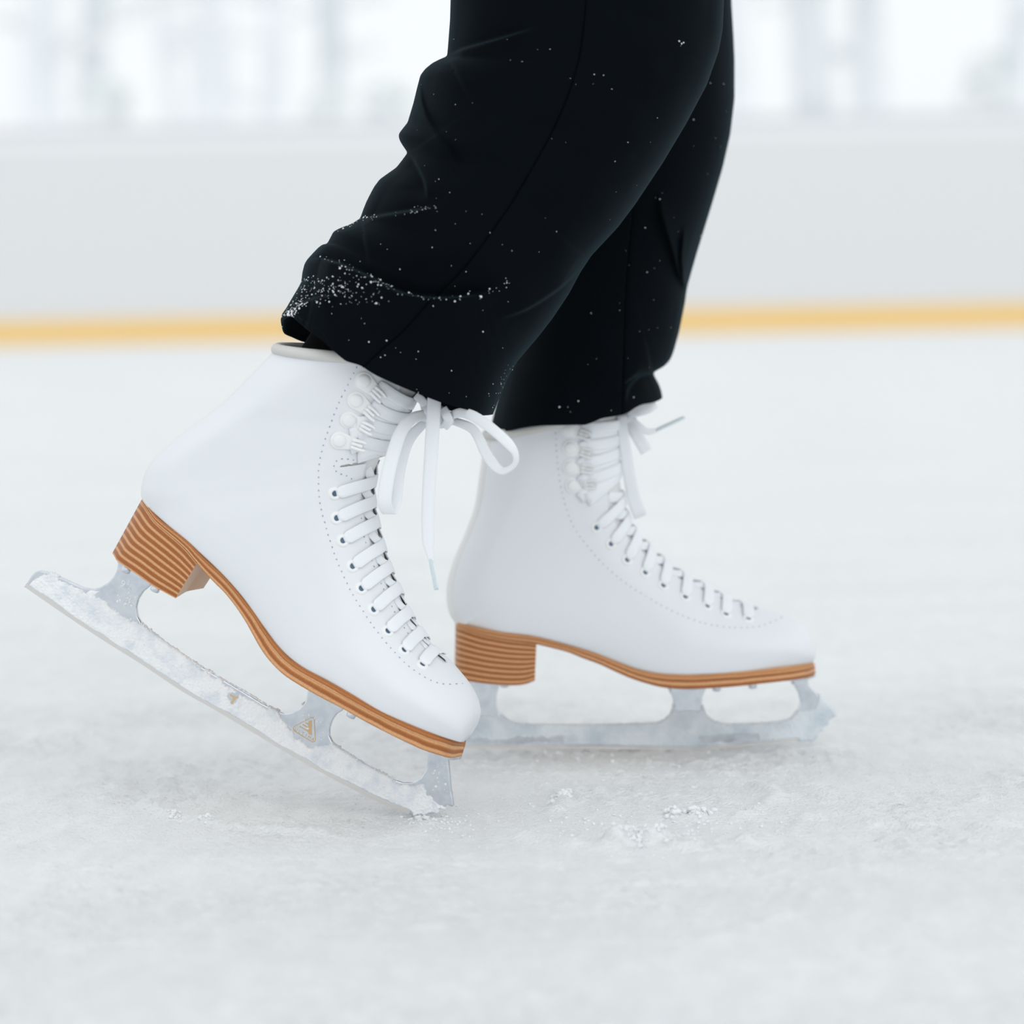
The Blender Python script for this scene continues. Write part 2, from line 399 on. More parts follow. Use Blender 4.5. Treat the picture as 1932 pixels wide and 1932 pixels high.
tree(100, 25, .17, M_bark2, 'pale frosted tree behind the white boards, closest to the picture\'s left edge', 1)
tree(196, 21, .11, M_bark, 'darker haze-toned trunk with a green tinge, second tree from the left edge', 2)
tree(405, 27, .20, M_bark2, 'very pale haze-toned tree between the two darker trunks left of the trousers', 3)
tree(326, 24, .07, M_bark2, 'thin pale haze-toned trunk just right of the second tree', 12)
tree(622, 23.5, .11, M_bark, 'grey haze-toned trunk closest to the trousers on their left', 4)
tree(1392, 27, .11, M_bark2, 'pale haze-toned trunk beside the right edge of the trousers', 5)
tree(1528, 19.6, .13, M_bark, 'broad grey haze-toned trunk, left one of the pair right of the trousers', 6)
tree(1648, 22.6, .135, M_bark, 'broad grey haze-toned trunk, right one of the pair right of the trousers', 7)
tree(1925, 26, .11, M_bark, 'haze-toned trunk cut by the right edge of the picture', 8)
tree(520, 29, .12, M_bark2, 'faint far haze-toned tree left of the greenest shrub', 9)
shrub(735, 20.5, 1.72, .30, 'dark green frosted shrub beside the trousers', 21)
shrub(212, 20, 1.70, .22, 'grey-green frosted shrub at the foot of the second tree', 22)
shrub(1862, 20, 1.78, .28, 'grey frosted shrub near the picture\'s right edge', 23)
shrub(618, 20, 1.62, .20, 'low frosted shrub under the grey trunk left of the trousers', 24)

# ------------------------------------------------------------------ skates
class Skate:
    def __init__(s, name, contact, yaw):
        s.P0 = on_ice(contact); s.P0[2] = 0
        s.psi = math.radians(yaw); c, n = math.cos(s.psi), math.sin(s.psi)
        s.eu = np.array([c, -n, 0]); s.n = np.array([-n, -c, 0]); s.ev = np.array([0, 0, 1.0])
        s.root = bpy.data.objects.new(name, None); COL.objects.link(s.root)
        s.root.location = s.P0; s.root.rotation_euler = (0, 0, -s.psi)
        s.o = s.loc3(CAM)
    def loc3(s, X):
        d = np.asarray(X) - s.P0; return np.array([d @ s.eu, -(d @ s.n), d[2]])
    def dirl(s, D): return np.array([D @ s.eu, -(D @ s.n), D[2]])
    def U(s, px, w=0.0):
        """picture point -> (u, v) on the skate's own upright plane, w metres towards the camera"""
        r = ray(px); t = (w - (CAM - s.P0) @ s.n) / (r @ s.n); X = CAM + r*t - s.P0
        return np.array([X @ s.eu, X @ s.ev])
    def Pt(s, px, w=0.0):
        q = s.U(px, w); return np.array([q[0], -w, q[1]])

def build_skate(D):
    sk = Skate('figure_skate', D['contact'], D['yaw']); root = sk.root
    tag(root, D['label'], 'skate')
    # ---------- boot surface: sections fanned from sole/back (B) to instep/front (F)
    secs = D['secs']; K = len(secs)
    G0 = [.8,.85,.88,.9,.91,.92,.92,.92,.91,.88,.84,.78,.76,.78,.84,.88,.84,.60,.30,.12,0,0,0,0,0,0,0]
    B = []; F = []; H = []
    for k, (bx, by, fx, fy, h) in enumerate(secs):
        h = h * 1e-3; w = min(G0[k]*h, .0405)
        b = sk.U((bx, by), w); inset = D['inset'] * smooth01((k - 5) / 3.0)
        d = np.array([fx - bx, fy - by], float); d /= np.linalg.norm(d)
        f = sk.U((fx - d[0]*inset, fy - d[1]*inset), 0)
        B.append(b); F.append(f); H.append(h)
    B = np.array(B); F = np.array(F); H = np.array(H); G = np.array(G0[:K])
    def base(t, s):
        t = np.asarray(t, float); s = np.clip(np.asarray(s, float), 0, 1); sh = np.broadcast(t, s).shape
        t = np.broadcast_to(t, sh).ravel(); s = np.broadcast_to(s, sh).ravel()
        b = cr(B, t); f = cr(F, t); h = cr(H, t); g = np.clip(cr(G, t), 0, 1)
        ln = np.linalg.norm(f - b, axis=1) + 1e-6
        a = np.clip(h/ln*.95, .12, .5); bb = 1 - np.clip(h/ln*1.0, .2, .68)
        fr = np.where(s < a, g + (1-g)*np.sqrt(np.clip(1 - (1 - s/a)**2, 0, 1)), 1.0)
        x = np.clip((s - bb)/(1-bb), 0, 1); ft = np.power(np.clip(1 - x**2.15, 0, 1), .52)
        w = h * fr * ft
        p = b + (f - b)*s[:, None]
        return np.stack([p[:, 0], -w, p[:, 1]], 1)
    def basen(t, s, side):
        """point and outward normal, side +1 near camera / -1 far"""
        e1 = .02; s = np.clip(s, .004, .996)
        p = base(t, s); dt = base(t + e1, s) - base(t - e1, s); ds = base(t, s + .004) - base(t, s - .004)
        n = np.cross(dt, ds); n /= np.linalg.norm(n, axis=1)[:, None] + 1e-12
        n = np.where((n[:, 1] > 0)[:, None], -n, n)
        if side < 0: p = p*np.array([1, -1, 1]); n = n*np.array([1, -1, 1])
        return p, n
    # near-side lookup grid
    NT, NS = 260, 90
    tg = np.linspace(0, K-1, NT); sg = np.linspace(.0, 1, NS)
    TG, SG = np.meshgrid(tg, sg, indexing='ij'); GV = base(TG, SG)
    bv = BVHTree.FromPolygons([tuple(v) for v in GV.tolist()], [tuple(q) for q in grid_faces(NT, NS).tolist()])
    def hit(px):
        d = sk.dirl(ray(px)); r = bv.ray_cast(Vector(sk.o), Vector(d))
        if r[0] is None: return None
        i = r[2] // (NS-1); j = r[2] % (NS-1)
        P = np.array(r[0]); best = None
        tt = np.linspace(tg[i], tg[i+1], 5); ss = np.linspace(sg[j], sg[j+1], 5); a, b = np.meshgrid(tt, ss); q = base(a, b)
        k = np.argmin(((q - P)**2).sum(1)); return a.ravel()[k], b.ravel()[k]
    # facing edge s_e(t)
    ed = [hit(p) for p in D['facing']]; ed = sorted([e for e in ed if e is not None])
    et = np.array([e[0] for e in ed]); es = np.array([e[1] for e in ed])
    t0 = et[0]
    nt_ = hit(D['notch']); 
    def s_open(t):
        r = np.interp(t, et, es)
        return np.where(t < t0, es[0] + (1 - es[0]) * smooth01((t0 - t)/.25), r)
    def s_edge(t):
        r = s_open(t)
        if nt_ is not None:
            d = np.abs(t - nt_[0]); r = r - (r - nt_[1]) * np.clip(1 - (d/.15)**4, 0, 1)**.5
        return r
    T2 = np.linspace(0, K-1, 420)
    if nt_ is not None: T2 = np.unique(np.r_[T2, np.linspace(nt_[0]-.3, nt_[0]+.3, 90)])
    NT2 = len(T2)
    sig = .5 - .5*np.cos(np.linspace(0, math.pi, 44)); sig = .6*sig + .4*np.linspace(0, 1, 44)
    rows = []
    for t in T2:
        se = float(s_edge(np.array([t]))[0]); s_ = np.minimum(sig*float(s_open(np.array([t]))[0]), se)
        p = base(np.full(44, t), s_); q = p*np.array([1, -1, 1])
        rows.append(np.vstack([p[::-1], q]))
    V = np.vstack(rows); me = mesh_np('boot', V, grid_faces(NT2, 88))
    bmx = bmesh.new(); bmx.from_mesh(me); bmesh.ops.remove_doubles(bmx, verts=bmx.verts, dist=2e-5)
    bmesh.ops.recalc_face_normals(bmx, faces=bmx.faces); bmx.to_mesh(me); bmx.free()
    for p in me.polygons: p.use_smooth = True
    boot = obj('boot', me, M_boot, root)
    so_ = boot.modifiers.new('thickness', 'SOLIDIFY'); so_.thickness = .0022; so_.offset = -1; so_.thickness_clamp = 1.0
    # flip check: solidify must go inwards
    cen = V.mean(0); acc = 0
    for p in list(me.polygons)[::97]: acc += (Vector(p.center) - Vector(cen)).dot(p.normal)
    if acc < 0: me.flip_normals()
    # tongue
    tt = np.linspace(t0 - .7, K-1, 160); rows = []; nS = 26
    for t in tt:
        se = float(np.interp(t, et, es)) - .13; s_ = se + (1-se)*np.linspace(0, 1, nS)
        p, n = basen(np.full(nS, t), s_, 1); p = p - n*.0026
        q = p[:-1]*np.array([1, -1, 1]); rows.append(np.vstack([p, q[::-1]]))
    R = np.array(rows)                                # tongue runs up past the collar
    ext = R[-1] - R[-6]; ext = ext.mean(0); R = np.concatenate([R, np.array([R[-1] + ext/np.linalg.norm(ext)*d_ for d_ in (.002, .004)])])
    me = mesh_np('tongue', R.reshape(-1, 3), grid_faces(len(R), R.shape[1])); tongue = obj('tongue', me, M_tongue, root)
    m_ = tongue.modifiers.new('thickness', 'SOLIDIFY'); m_.thickness = .002; m_.offset = 0
    # collar trim along the top edge
    P = []; 
    se = float(s_edge(np.array([K-1.0]))[0])
    for s_, sd in [(x, 1) for x in np.linspace(se, .0, 30)] + [(x, -1) for x in np.linspace(.01, se, 30)]:
        p = base(np.array([K-1.0]), np.array([s_]))[0]; P.append(p*np.array([1, 1 if sd > 0 else -1, 1]))
    c = MB(); tube(c, resample(np.array(P), 90), .0034, 10); c.build('collar', M_collar, boot)['label'] = 'grey felt collar trim'
    # backstay strip up the heel
    tb = np.linspace(17.2, K-1, 60); c = MB(); V = []
    for t in tb:
        for s_, sd in ((.030, 1), (.026, 1), (.0, 1), (.026, -1), (.030, -1)):
            p = base(np.array([t]), np.array([s_]))[0]*np.array([1, sd, 1])
            bk = cr(B, [t])[0] - cr(F, [t])[0]; bk /= np.linalg.norm(bk)
            off = .0008 if s_ < .028 else -.0006
            V.append(p + np.array([bk[0], 0, bk[1]])*off)
    c.add(V, grid_faces(60, 5)); c.build('backstay', M_trim, boot)
    # stitching: separate thread dashes lying on the leather
    st = MB()
    for line, gap in D['stitch']:
        Q = resample(np.array(line, float), max(2, int(np.linalg.norm(np.diff(np.array(line, float), axis=0), axis=1).sum()/gap)))
        for k in range(len(Q)):
            h0 = hit(Q[k]); 
            if h0 is None: continue
            nx = Q[min(k+1, len(Q)-1)] - Q[max(k-1, 0)]; nx = nx/np.linalg.norm(nx)
            h1 = hit(Q[k] + nx*D.get('dash', 2.4))
            if h1 is None: continue
            pp, nn = basen(np.array([h0[0], h1[0]]), np.array([h0[1], h1[1]]), 1)
            tube(st, pp + nn*.00008, .00033, 5)
    st.build('stitching', M_thread, boot)['label'] = 'dotted blue-grey stitching'
    # ---------- sole
    ST = D['sole']; n = 150
    rowsT = np.array([sk.U((a, b), w*1e-3) for a, b, c_, d_, w in ST]); rowsB = np.array([sk.U((c_, d_), w*1e-3) for a, b, c_, d_, w in ST])
    wid = np.array([w for *_, w in ST])*1e-3
    x = np.linspace(0, len(ST)-1, n); T = cr(rowsT, x); Bo = cr(rowsB, x); Wd = np.maximum(cr(wid, x), .0004)
    ring = [(1, .0, .985), (1, .05, 1), (1, .33, 1.0), (1, .36, .985), (1, .95, .985), (1, 1, .965), (-1, 1, .965), (-1, .95, .985), (-1, .36, .985), (-1, .33, 1), (-1, .05, 1), (-1, 0, .985)]
    V = []; 
    for k in range(n):
        for sd, q, ww in ring:
            p = T[k] + (Bo[k] - T[k])*q; V.append((p[0], -sd*Wd[k]*ww, p[1]))
    m = len(ring); F_ = grid_faces(n, m, True); me = mesh_np('sole', V, F_)
    uvl = me.uv_layers.new(name='UVMap'); lv = np.zeros(len(me.loops), np.int32); me.loops.foreach_get('vertex_index', lv)
    uv = np.stack([x[lv // m]*.05, np.array([r_[1] for r_ in ring])[lv % m]*.94 - .05], 1); uvl.data.foreach_set('uv', uv.astype(np.float32).ravel())
    bmx = bmesh.new(); bmx.from_mesh(me); bmesh.ops.recalc_face_normals(bmx, faces=bmx.faces); bmx.to_mesh(me); bmx.free()
    sole = obj('sole', me, D['sole_mat'], root); sole['label'] = 'layered tan leather sole'
    for p in me.polygons: p.use_smooth = True
    es_ = sole.modifiers.new('edges', 'EDGE_SPLIT'); es_.split_angle = math.radians(35)
    # ---------- heel stack
    HB = D['heel_bottom']; na = D['heel_n']
    hb = np.array([sk.U((a, b), w*1e-3) for a, b, w in HB]); hw = np.array([w for *_, w in HB])*1e-3
    xa = np.linspace(0, 1, 40)**1.5
    topx = xa*na; tp = cr(rowsB, topx); tw = np.maximum(cr(wid, topx), .0003)*.985
    bp = cr(hb, xa*(len(HB)-1)); bw = np.maximum(cr(hw, xa*(len(HB)-1)), .0003)
    nq = 14; V = []; uvv = []
    for q in np.linspace(0, 1, nq):
        P = tp + (bp - tp)*q; w_ = tw + (bw - tw)*q
        for k in range(40): V.append((P[k][0], -w_[k], P[k][1])); uvv.append((xa[k]*.1, q*D['heel_layers']))
        for c_ in (.5, 0, -.5):
            dd = P[-1] - P[-4]; dd /= np.linalg.norm(dd); pc = P[-1] - dd*.0022*(1-c_*c_*2)
            V.append((pc[0], -w_[-1]*c_, pc[1])); uvv.append((.1, q*D['heel_layers']))
        for k in range(39, -1, -1): V.append((P[k][0], w_[k], P[k][1])); uvv.append((xa[k]*.1, q*D['heel_layers']))
    m = 83; F_ = [tuple(q) for q in grid_faces(nq, m, True).tolist()]; mi = [1 if 39 <= (k % m) <= 42 else 0 for k in range(len(F_))]
    F_.append(tuple((nq-1)*m + k for k in range(m))); mi.append(1)
    me = bpy.data.meshes.new('heel'); me.from_pydata([tuple(map(float, v)) for v in V], [], F_)
    uvl = me.uv_layers.new(name='UVMap')
    for p, k in zip(me.polygons, mi):
        p.material_index = k; p.use_smooth = k == 0
        for li in p.loop_indices: uvl.data[li].uv = uvv[me.loops[li].vertex_index]
    bmx = bmesh.new(); bmx.from_mesh(me); bmesh.ops.recalc_face_normals(bmx, faces=bmx.faces); bmx.to_mesh(me); bmx.free()
    heel = obj('heel', me, [M_heel, M_breast], root); heel['label'] = 'striped stacked leather heel'
    es_ = heel.modifiers.new('edges', 'EDGE_SPLIT'); es_.split_angle = math.radians(40)
    # ---------- mounting plates
    def plate(ix0, ix1, wmm, name):
        xx = np.linspace(ix0, ix1, 30)
        if name == 'heel_plate': Q = cr(hb, xx)
        else: Q = cr(rowsB, xx)
        V = []
        for k, q in enumerate(Q):
            e_ = min(k, 29-k)/4.0; w_ = wmm*1e-3*math.sqrt(min(1, .25 + e_))
            if name != 'heel_plate': w_ = min(w_, max(.004, float(cr(wid, [xx[k]])[0]) - .004))
            V += [(q[0], -w_, q[1]+.0004), (q[0], -w_, q[1]-.0019), (q[0], w_, q[1]-.0019), (q[0], w_, q[1]+.0004)]
        c = MB(); c.add(V, [tuple(f) for f in grid_faces(30, 4, True).tolist()] + [(0,1,2,3), (119,118,117,116)])
        return c.build(name, M_steel, root, False)
    plate(1.3, len(HB)-1.6, 18, 'heel_plate'); plate(D['plate'][0], D['plate'][1], 24, 'toe_plate')
    # ---------- blade
    th = .0019
    outline = np.array([sk.U(p, th) for p in D['blade']])
    O2 = outline if np.sum(outline[:, 0]*np.roll(outline[:, 1], -1) - np.roll(outline[:, 0], -1)*outline[:, 1]) > 0 else outline[::-1]
    dn = resample(np.vstack([O2, O2[:1]]), 1200, False)[:-1]
    for _ in range(2): dn = .5*dn + .25*(np.roll(dn, 1, 0) + np.roll(dn, -1, 0))
    tgn = np.roll(dn, -1, 0) - np.roll(dn, 1, 0); tgn /= np.linalg.norm(tgn, axis=1)[:, None] + 1e-12
    inn = np.stack([-tgn[:, 1], tgn[:, 0]], 1)
    c = MB(); nb = len(dn); V = []
    for ins_, w_ in ((.0009, -th), (.0003, -th + .00022), (0, -th + .0008), (0, th - .0008), (.0003, th - .00022), (.0009, th)):
        q = dn + inn*ins_; V += [(p[0], w_, p[1]) for p in q]
    c.add(V, [tuple(f) for f in grid_faces(6, nb, True).tolist()])
    q = dn + inn*.0009
    cv, _, cf, _, _, _ = delaunay_2d_cdt([Vector(p) for p in q], [], [list(range(nb))], 1, 1e-7)
    for w_ in (-th, th): c.add([(p[0], w_, p[1]) for p in cv], [tuple(f) for f in cf])
    blade = c.build('blade', M_steel, root); blade['label'] = 'polished steel figure blade'
    me = blade.data; bmx = bmesh.new(); bmx.from_mesh(me); bmesh.ops.remove_doubles(bmx, verts=bmx.verts, dist=1e-6); bmesh.ops.recalc_face_normals(bmx, faces=bmx.faces); bmx.to_mesh(me); bmx.free()
    for p in me.polygons: p.use_smooth = len(p.vertices) == 4
    es_ = blade.modifiers.new('edges', 'EDGE_SPLIT'); es_.split_angle = math.radians(35)
    # ground edge strip
    E = resample(np.array([sk.U(p, th) for p in D['blade_bottom']]), 60)
    c = MB(); V = []
    tg_ = np.gradient(E, axis=0); tg_ /= np.linalg.norm(tg_, axis=1)[:, None]; nu = np.stack([-tg_[:, 1], tg_[:, 0]], 1)
    if nu[:, 1].mean() < 0: nu = -nu
    for k in range(60):
        a = E[k] - nu[k]*.00005; b = E[k] + nu[k]*D.get('edge_h', .0028)
        V += [(a[0], -th-.00012, a[1]), (b[0], -th-.00012, b[1]), (b[0], th+.00012, b[1]), (a[0], th+.00012, a[1])]
    c.add(V, [tuple(f) for f in grid_faces(60, 4, True).tolist()] + [(0,1,2,3), (239,238,237,236)])
    c.build('ground_edge', M_edge, blade, False)
    # snow crust on the near face
    lo = outline.min(0) - .004; hi = outline.max(0) + .004; st_ = .0004
    gu = np.arange(lo[0], hi[0], st_); gv = np.arange(lo[1], hi[1], st_); GU, GVv = np.meshgrid(gu, gv, indexing='ij')
    d, _, _ = seg_dist(GU, GVv, outline, True); ins = inside(GU, GVv, outline); sd = np.where(ins, d, -d)
    n1 = fbm(GU*900, GVv*900, 4, 3); n2 = fbm(GU*220, GVv*220, 9, 3); n3 = fbm(GU*70, GVv*70, 14, 3)
    amt = sd + .0002 + .0009*(n1 - .38) + .0012*(n3 - .5)      # overhangs the metal outline a little
    lim = np.full(GU.shape, 1.0)
    for poly in D['bare']:
        Q = np.array([sk.U(p, th) for p in poly]); dq, _, _ = seg_dist(GU, GVv, Q, True); iq = inside(GU, GVv, Q)
        sq = np.where(iq, -dq, dq) + .0032*(n2 - .5) + .0016*(n1 - .5); lim = np.minimum(lim, sq)
    de, _, _ = seg_dist(GU, GVv, E); lim = np.minimum(lim, de - .0022 - .0016*(n3-.5) - .001*(n2-.5))
    # the snow does not reach up under the sole
    lim = np.minimum(lim, .0022 + .0012*0 + .003*(n3 - D['crust']) + .0015*(n2-.5) + np.where(sd < .003, .0007, 0))
    a = np.minimum(amt + .0003, lim)
    ok = a > 0
    hgt = np.clip(a*1.2, 0, .0009)*(.35 + 1.1*n1) + .00008
    hgt = np.where(sd < 0, hgt*.6, hgt)
    yy = np.where(ok, -(th + hgt + .00002), np.where(sd > .0004, -th + .0007, -.0011))
    Vg = np.stack([GU, yy, GVv], -1).reshape(-1, 3)
    Fq = grid_faces(len(gu), len(gv)); okf = ok.ravel()[Fq].any(1); Fq = Fq[okf]
    us, inv = np.unique(Fq, return_inverse=True); me = mesh_np('snow_crust', Vg[us], inv.reshape(-1, 4))
    cr_ = obj('snow_crust', me, D.get('snow_mat', M_snow), blade); tag(cr_, 'white snow caked on the blade', kind='stuff')
    c = MB(); bares = [np.array([sk.U(p, th) for p in poly]) for poly in D['bare']]; rr = random.Random(3)
    for k in range(nb):
        if inn[k, 1] > -.25: continue
        q = dn[k]
        if q[1] > D['snow_top'](q[0]): continue
        if any(inside(q[:1], q[1:], Q)[0] for Q in bares): continue
        if vnoise(np.array([q[0]*170]), np.array([q[1]*170]), 8)[0] < .30: continue
        for _ in range(4): ico(c, (q[0] + rr.gauss(0, .0004), rr.uniform(-th*1.2, th*.8), q[1] + rr.uniform(-.0003, .0006)), .00025 + .0005*rr.random()**2, .4)
    tag(c.build('snow_crystals', M_crumb, blade), 'snow crystals along the top of the runner', kind='stuff')
    # droplets on bare steel
    if D.get('drops'):
        c = MB()
        for poly, cnt in D['drops']:
            P = np.array(poly, float); lo_ = P.min(0); hi_ = P.max(0); k = 0
            while k < cnt:
                q = lo_ + (hi_-lo_)*np.array([random.random(), random.random()])
                if inside(np.array([q[0]]), np.array([q[1]]), P)[0]:
                    p = sk.U(q, th); ico(c, (p[0], -th, p[1]), .0003 + .00055*random.random()**2, .08, (1, .6, 1), sub=2); k += 1
        tag(c.build('water_droplets', M_eyelet, blade), 'tiny frozen droplets on the steel', kind='stuff')
    # screws
    for px, w in D['screws']:
        c = MB(); p = sk.Pt(px, w*1e-3); ax = np.array(D['up'])
        a_ = p - np.array([ax[0], 0, ax[1]])*.0007; b_ = p + np.array([ax[0], 0, ax[1]])*.0045
        tube(c, [a_ - np.array([ax[0], 0, ax[1]])*.0004, a_, p, b_], [.0015, .0025, .0028, .0028], 14); c.build('screw', M_steel, root)
    # ---------- eyelets, hooks, laces
    lace = MB(); Lw = .0076; Lt = .0009
    def surf(t, s, side, off):
        p, n = basen(np.atleast_1d(t), np.atleast_1d(s), side); return p + n*np.atleast_1d(off)[:, None], n
    def band(t0_, s0, t1, s1, side, o0, oc, o1, width=Lw, n=26, tc=None, lin=False):
        """from (t0,s0) on `side` over the front to (t1,s1) on the other side"""
        a = np.linspace(0, 1, n); P = []; N = []
        half = n//2; tcx = (t0_+t1)/2 if tc is None else tc
        s_a = s0 + (1 - s0)*np.linspace(0, 1, half); t_a = t0_ + (tcx - t0_)*(np.linspace(0, 1, half) if lin else smooth01(np.linspace(0, 1, half))**.8)
        of = np.r_[o0, np.linspace(oc, oc, half-1)]
        of[1] = (o0+oc)/2 + .0003
        p, nn = surf(t_a, s_a, side, of); P.append(p); N.append(nn)
        s_b = 1 - (1 - s1)*np.linspace(0, 1, n-half); t_b = tcx + (t1 - tcx)*np.linspace(0, 1, n-half)
        of = np.linspace(oc, o1, n-half); p, nn = surf(t_b, s_b, -side, of); P.append(p[1:]); N.append(nn[1:])
        P = np.vstack(P); N = np.vstack(N)
        # soften the crossing
        for _ in range(2): P[1:-1] = .5*P[1:-1] + .25*(P[:-2] + P[2:]); N[1:-1] = .5*N[1:-1] + .25*(N[:-2] + N[2:])
        T = np.gradient(P, axis=0); Wd = np.cross(N, T)
        ribbon(lace, P, Wd, width*(np.r_[.8, .9, np.ones(len(P)-2)] if lin else np.r_[.45, .8, np.ones(len(P)-2)]), Lt)
    EY = [hit(p) for p in D['eyelets']]; EY = [e for e in EY if e]
    for k, (t, s) in enumerate(EY):
        p, n_ = basen(np.array([t]), np.array([s]), 1); p = p[0]; n_ = n_[0]
        x_ = np.cross(n_, [0, 0, 1.0]); x_ /= np.linalg.norm(x_); y_ = np.cross(n_, x_)
        prof = [(.00165, .00012), (.0018, .0006), (.0022, .0009), (.0029, .0009), (.0036, .0006), (.0041, -.0003)]
        V = []; nn = 28
        for r_, z_ in prof:
            for q in range(nn):
                th_ = 2*math.pi*q/nn; V.append(p + (x_*math.cos(th_) + y_*math.sin(th_))*r_ + n_*z_)
        Fq = grid_faces(len(prof), nn, True).tolist(); c = MB(); c.add(V, [tuple(q) for q in Fq], 0); c.add(V[:nn], [tuple(range(nn))], 1)
        c.build('eyelet', [M_eyelet, M_hole_shade], root)
        nt2 = EY[k+1] if k+1 < len(EY) else (t + (t - EY[k-1][0]), s)
        off0 = s + .006
        band(t + .02, off0, nt2[0], float(np.interp(nt2[0], et, es)) + .01, 1, .0003, .0016, -.0018, tc=t + .12*(nt2[0]-t))
        band(t + .02, off0, nt2[0], float(np.interp(nt2[0], et, es)) + .01, -1, .0006, .0011, -.0020, tc=t + .12*(nt2[0]-t))
    HK = [hit(p) for p in D['hooks']]
    for k, h_ in enumerate(HK):
        if h_ is None: continue
        t, s = h_
        p, n_ = basen(np.array([t]), np.array([s]), 1); p = p[0]; n_ = n_[0]
        q, _ = basen(np.array([t + D['hook_dt']]), np.array([s + .12]), 1); x_ = q[0] - p; x_ -= n_*(x_ @ n_); x_ /= np.linalg.norm(x_); y_ = np.cross(n_, x_)
        def L(a, b, z): return p + (x_*a + y_*b)*1e-3 + n_*z*1e-3
        c = MB(); out = [(5.2*math.cos(a_)*1.0, 5.2*math.sin(a_)) for a_ in np.linspace(math.radians(70), math.radians(290), 22)] + [(9, -3.4), (9, 3.4)]
        sc = 1.0
        for z0, z1, k_ in ((-.3, .75, 1.0), (.75, 1.0, .9)):
            V = [L(a*sc*(1 if z0 < 0 else 1), b*sc, z0) for a, b in out] + [L(a*sc*k_, b*sc*k_, z1) for a, b in out]; m_ = len(out)
            c.add(V, [(i, (i+1) % m_, m_ + (i+1) % m_, m_ + i) for i in range(m_)] + [tuple(range(m_, 2*m_))])
        # two prongs bending up and back, and the bar between them
        for b in (-2.3, 2.3, 0):
            ln = 15.5 if b else 13.5
            Q = [L(7.0, b*.9, .8), L(10, b, 1.6), L(ln*.85, b*1.05, 2.6), L(ln, b*.9, 3.0)]
            tube(c, cr(np.array(Q), np.linspace(0, 3, 10)), np.linspace(.0012, .0009, 10), 8)
        hk = c.build('lace_hook', M_eyelet, root)
        c = MB(); V = []; nn = 24
        for r_, z_ in ((4.0, .9), (3.95, 1.3), (3.6, 1.9), (2.8, 2.35), (1.8, 2.6), (.9, 2.7), (.02, 2.73)):
            V += [L(r_*math.cos(2*math.pi*a_/nn), r_*math.sin(2*math.pi*a_/nn), z_) for a_ in range(nn)]
        c.add(V, [tuple(q) for q in grid_faces(7, nn, True).tolist()] + [tuple(range(6*nn, 7*nn))]); c.build('rivet', M_eyelet, hk)
        hd = -1.0
        for side in (1, -1):
            o_ = .0006 if side < 0 else 0
            band(t + .10*hd, s + .085, t + 1.5*hd, s + .1, side, .0004, .0026 - o_, .0012, width=.0074, tc=t + .95*hd, lin=True)
            band(t + .16*hd, s + .09, t + (2.5 if k else 1.7)*hd, s + .1, side, .0003, .0017 - o_, .0010, width=.0074, tc=t + (1.75 if k else 1.4)*hd, lin=True)
    for pts, wpx in D['bow']:
        A = np.array(pts, float); P = np.array([sk.Pt(a[:2], a[2]*1e-3) for a in A])
        Wv = []
        for k in range(len(A)):
            g = A[min(k+1, len(A)-1), :2] - A[max(k-1, 0), :2]
            ang = A[k, 3] if A.shape[1] > 3 else None
            if ang is None or ang > 900:
                w2 = np.array([-g[1], g[0]])/(np.linalg.norm(g)+1e-9); 
                Wv.append((w2[0], 0, -w2[1]))
            else:
                Wv.append((math.cos(math.radians(ang)), 0, math.sin(math.radians(ang))))
        Wv = np.array(Wv, float)
        for k in range(1, len(Wv)):
            if Wv[k] @ Wv[k-1] < 0: Wv[k] = -Wv[k]
        wa = np.broadcast_to(np.array(wpx, float), (len(A),)) if np.ndim(wpx) else np.full(len(A), wpx)
        n = len(A)*7; xx = np.linspace(0, len(A)-1, n)
        ribbon(lace, cr(P, xx), cr(Wv, xx), cr(wa, xx)/D['ppm'], .0012)
    for px, w, r_ in D['knot']:
        p = sk.Pt(px, w*1e-3); ico(lace, p, r_*1e-3, .06, (1, .8, 1.1), sub=2)
    lc = lace.build('lace', M_lace, root); lc['label'] = 'flat white cotton lace tied in a bow'
    for (p0, w0), (p1, w1), r_ in D['aglet']:
        c = MB(); a = sk.Pt(p0, w0*1e-3); b = sk.Pt(p1, w1*1e-3); tube(c, [a, a + (b-a)*.1, a + (b-a)*.9, b], np.array([.8, 1, 1, .85])*r_*1e-3, 12); c.build('aglet', M_aglet, lc)
    return sk, blade

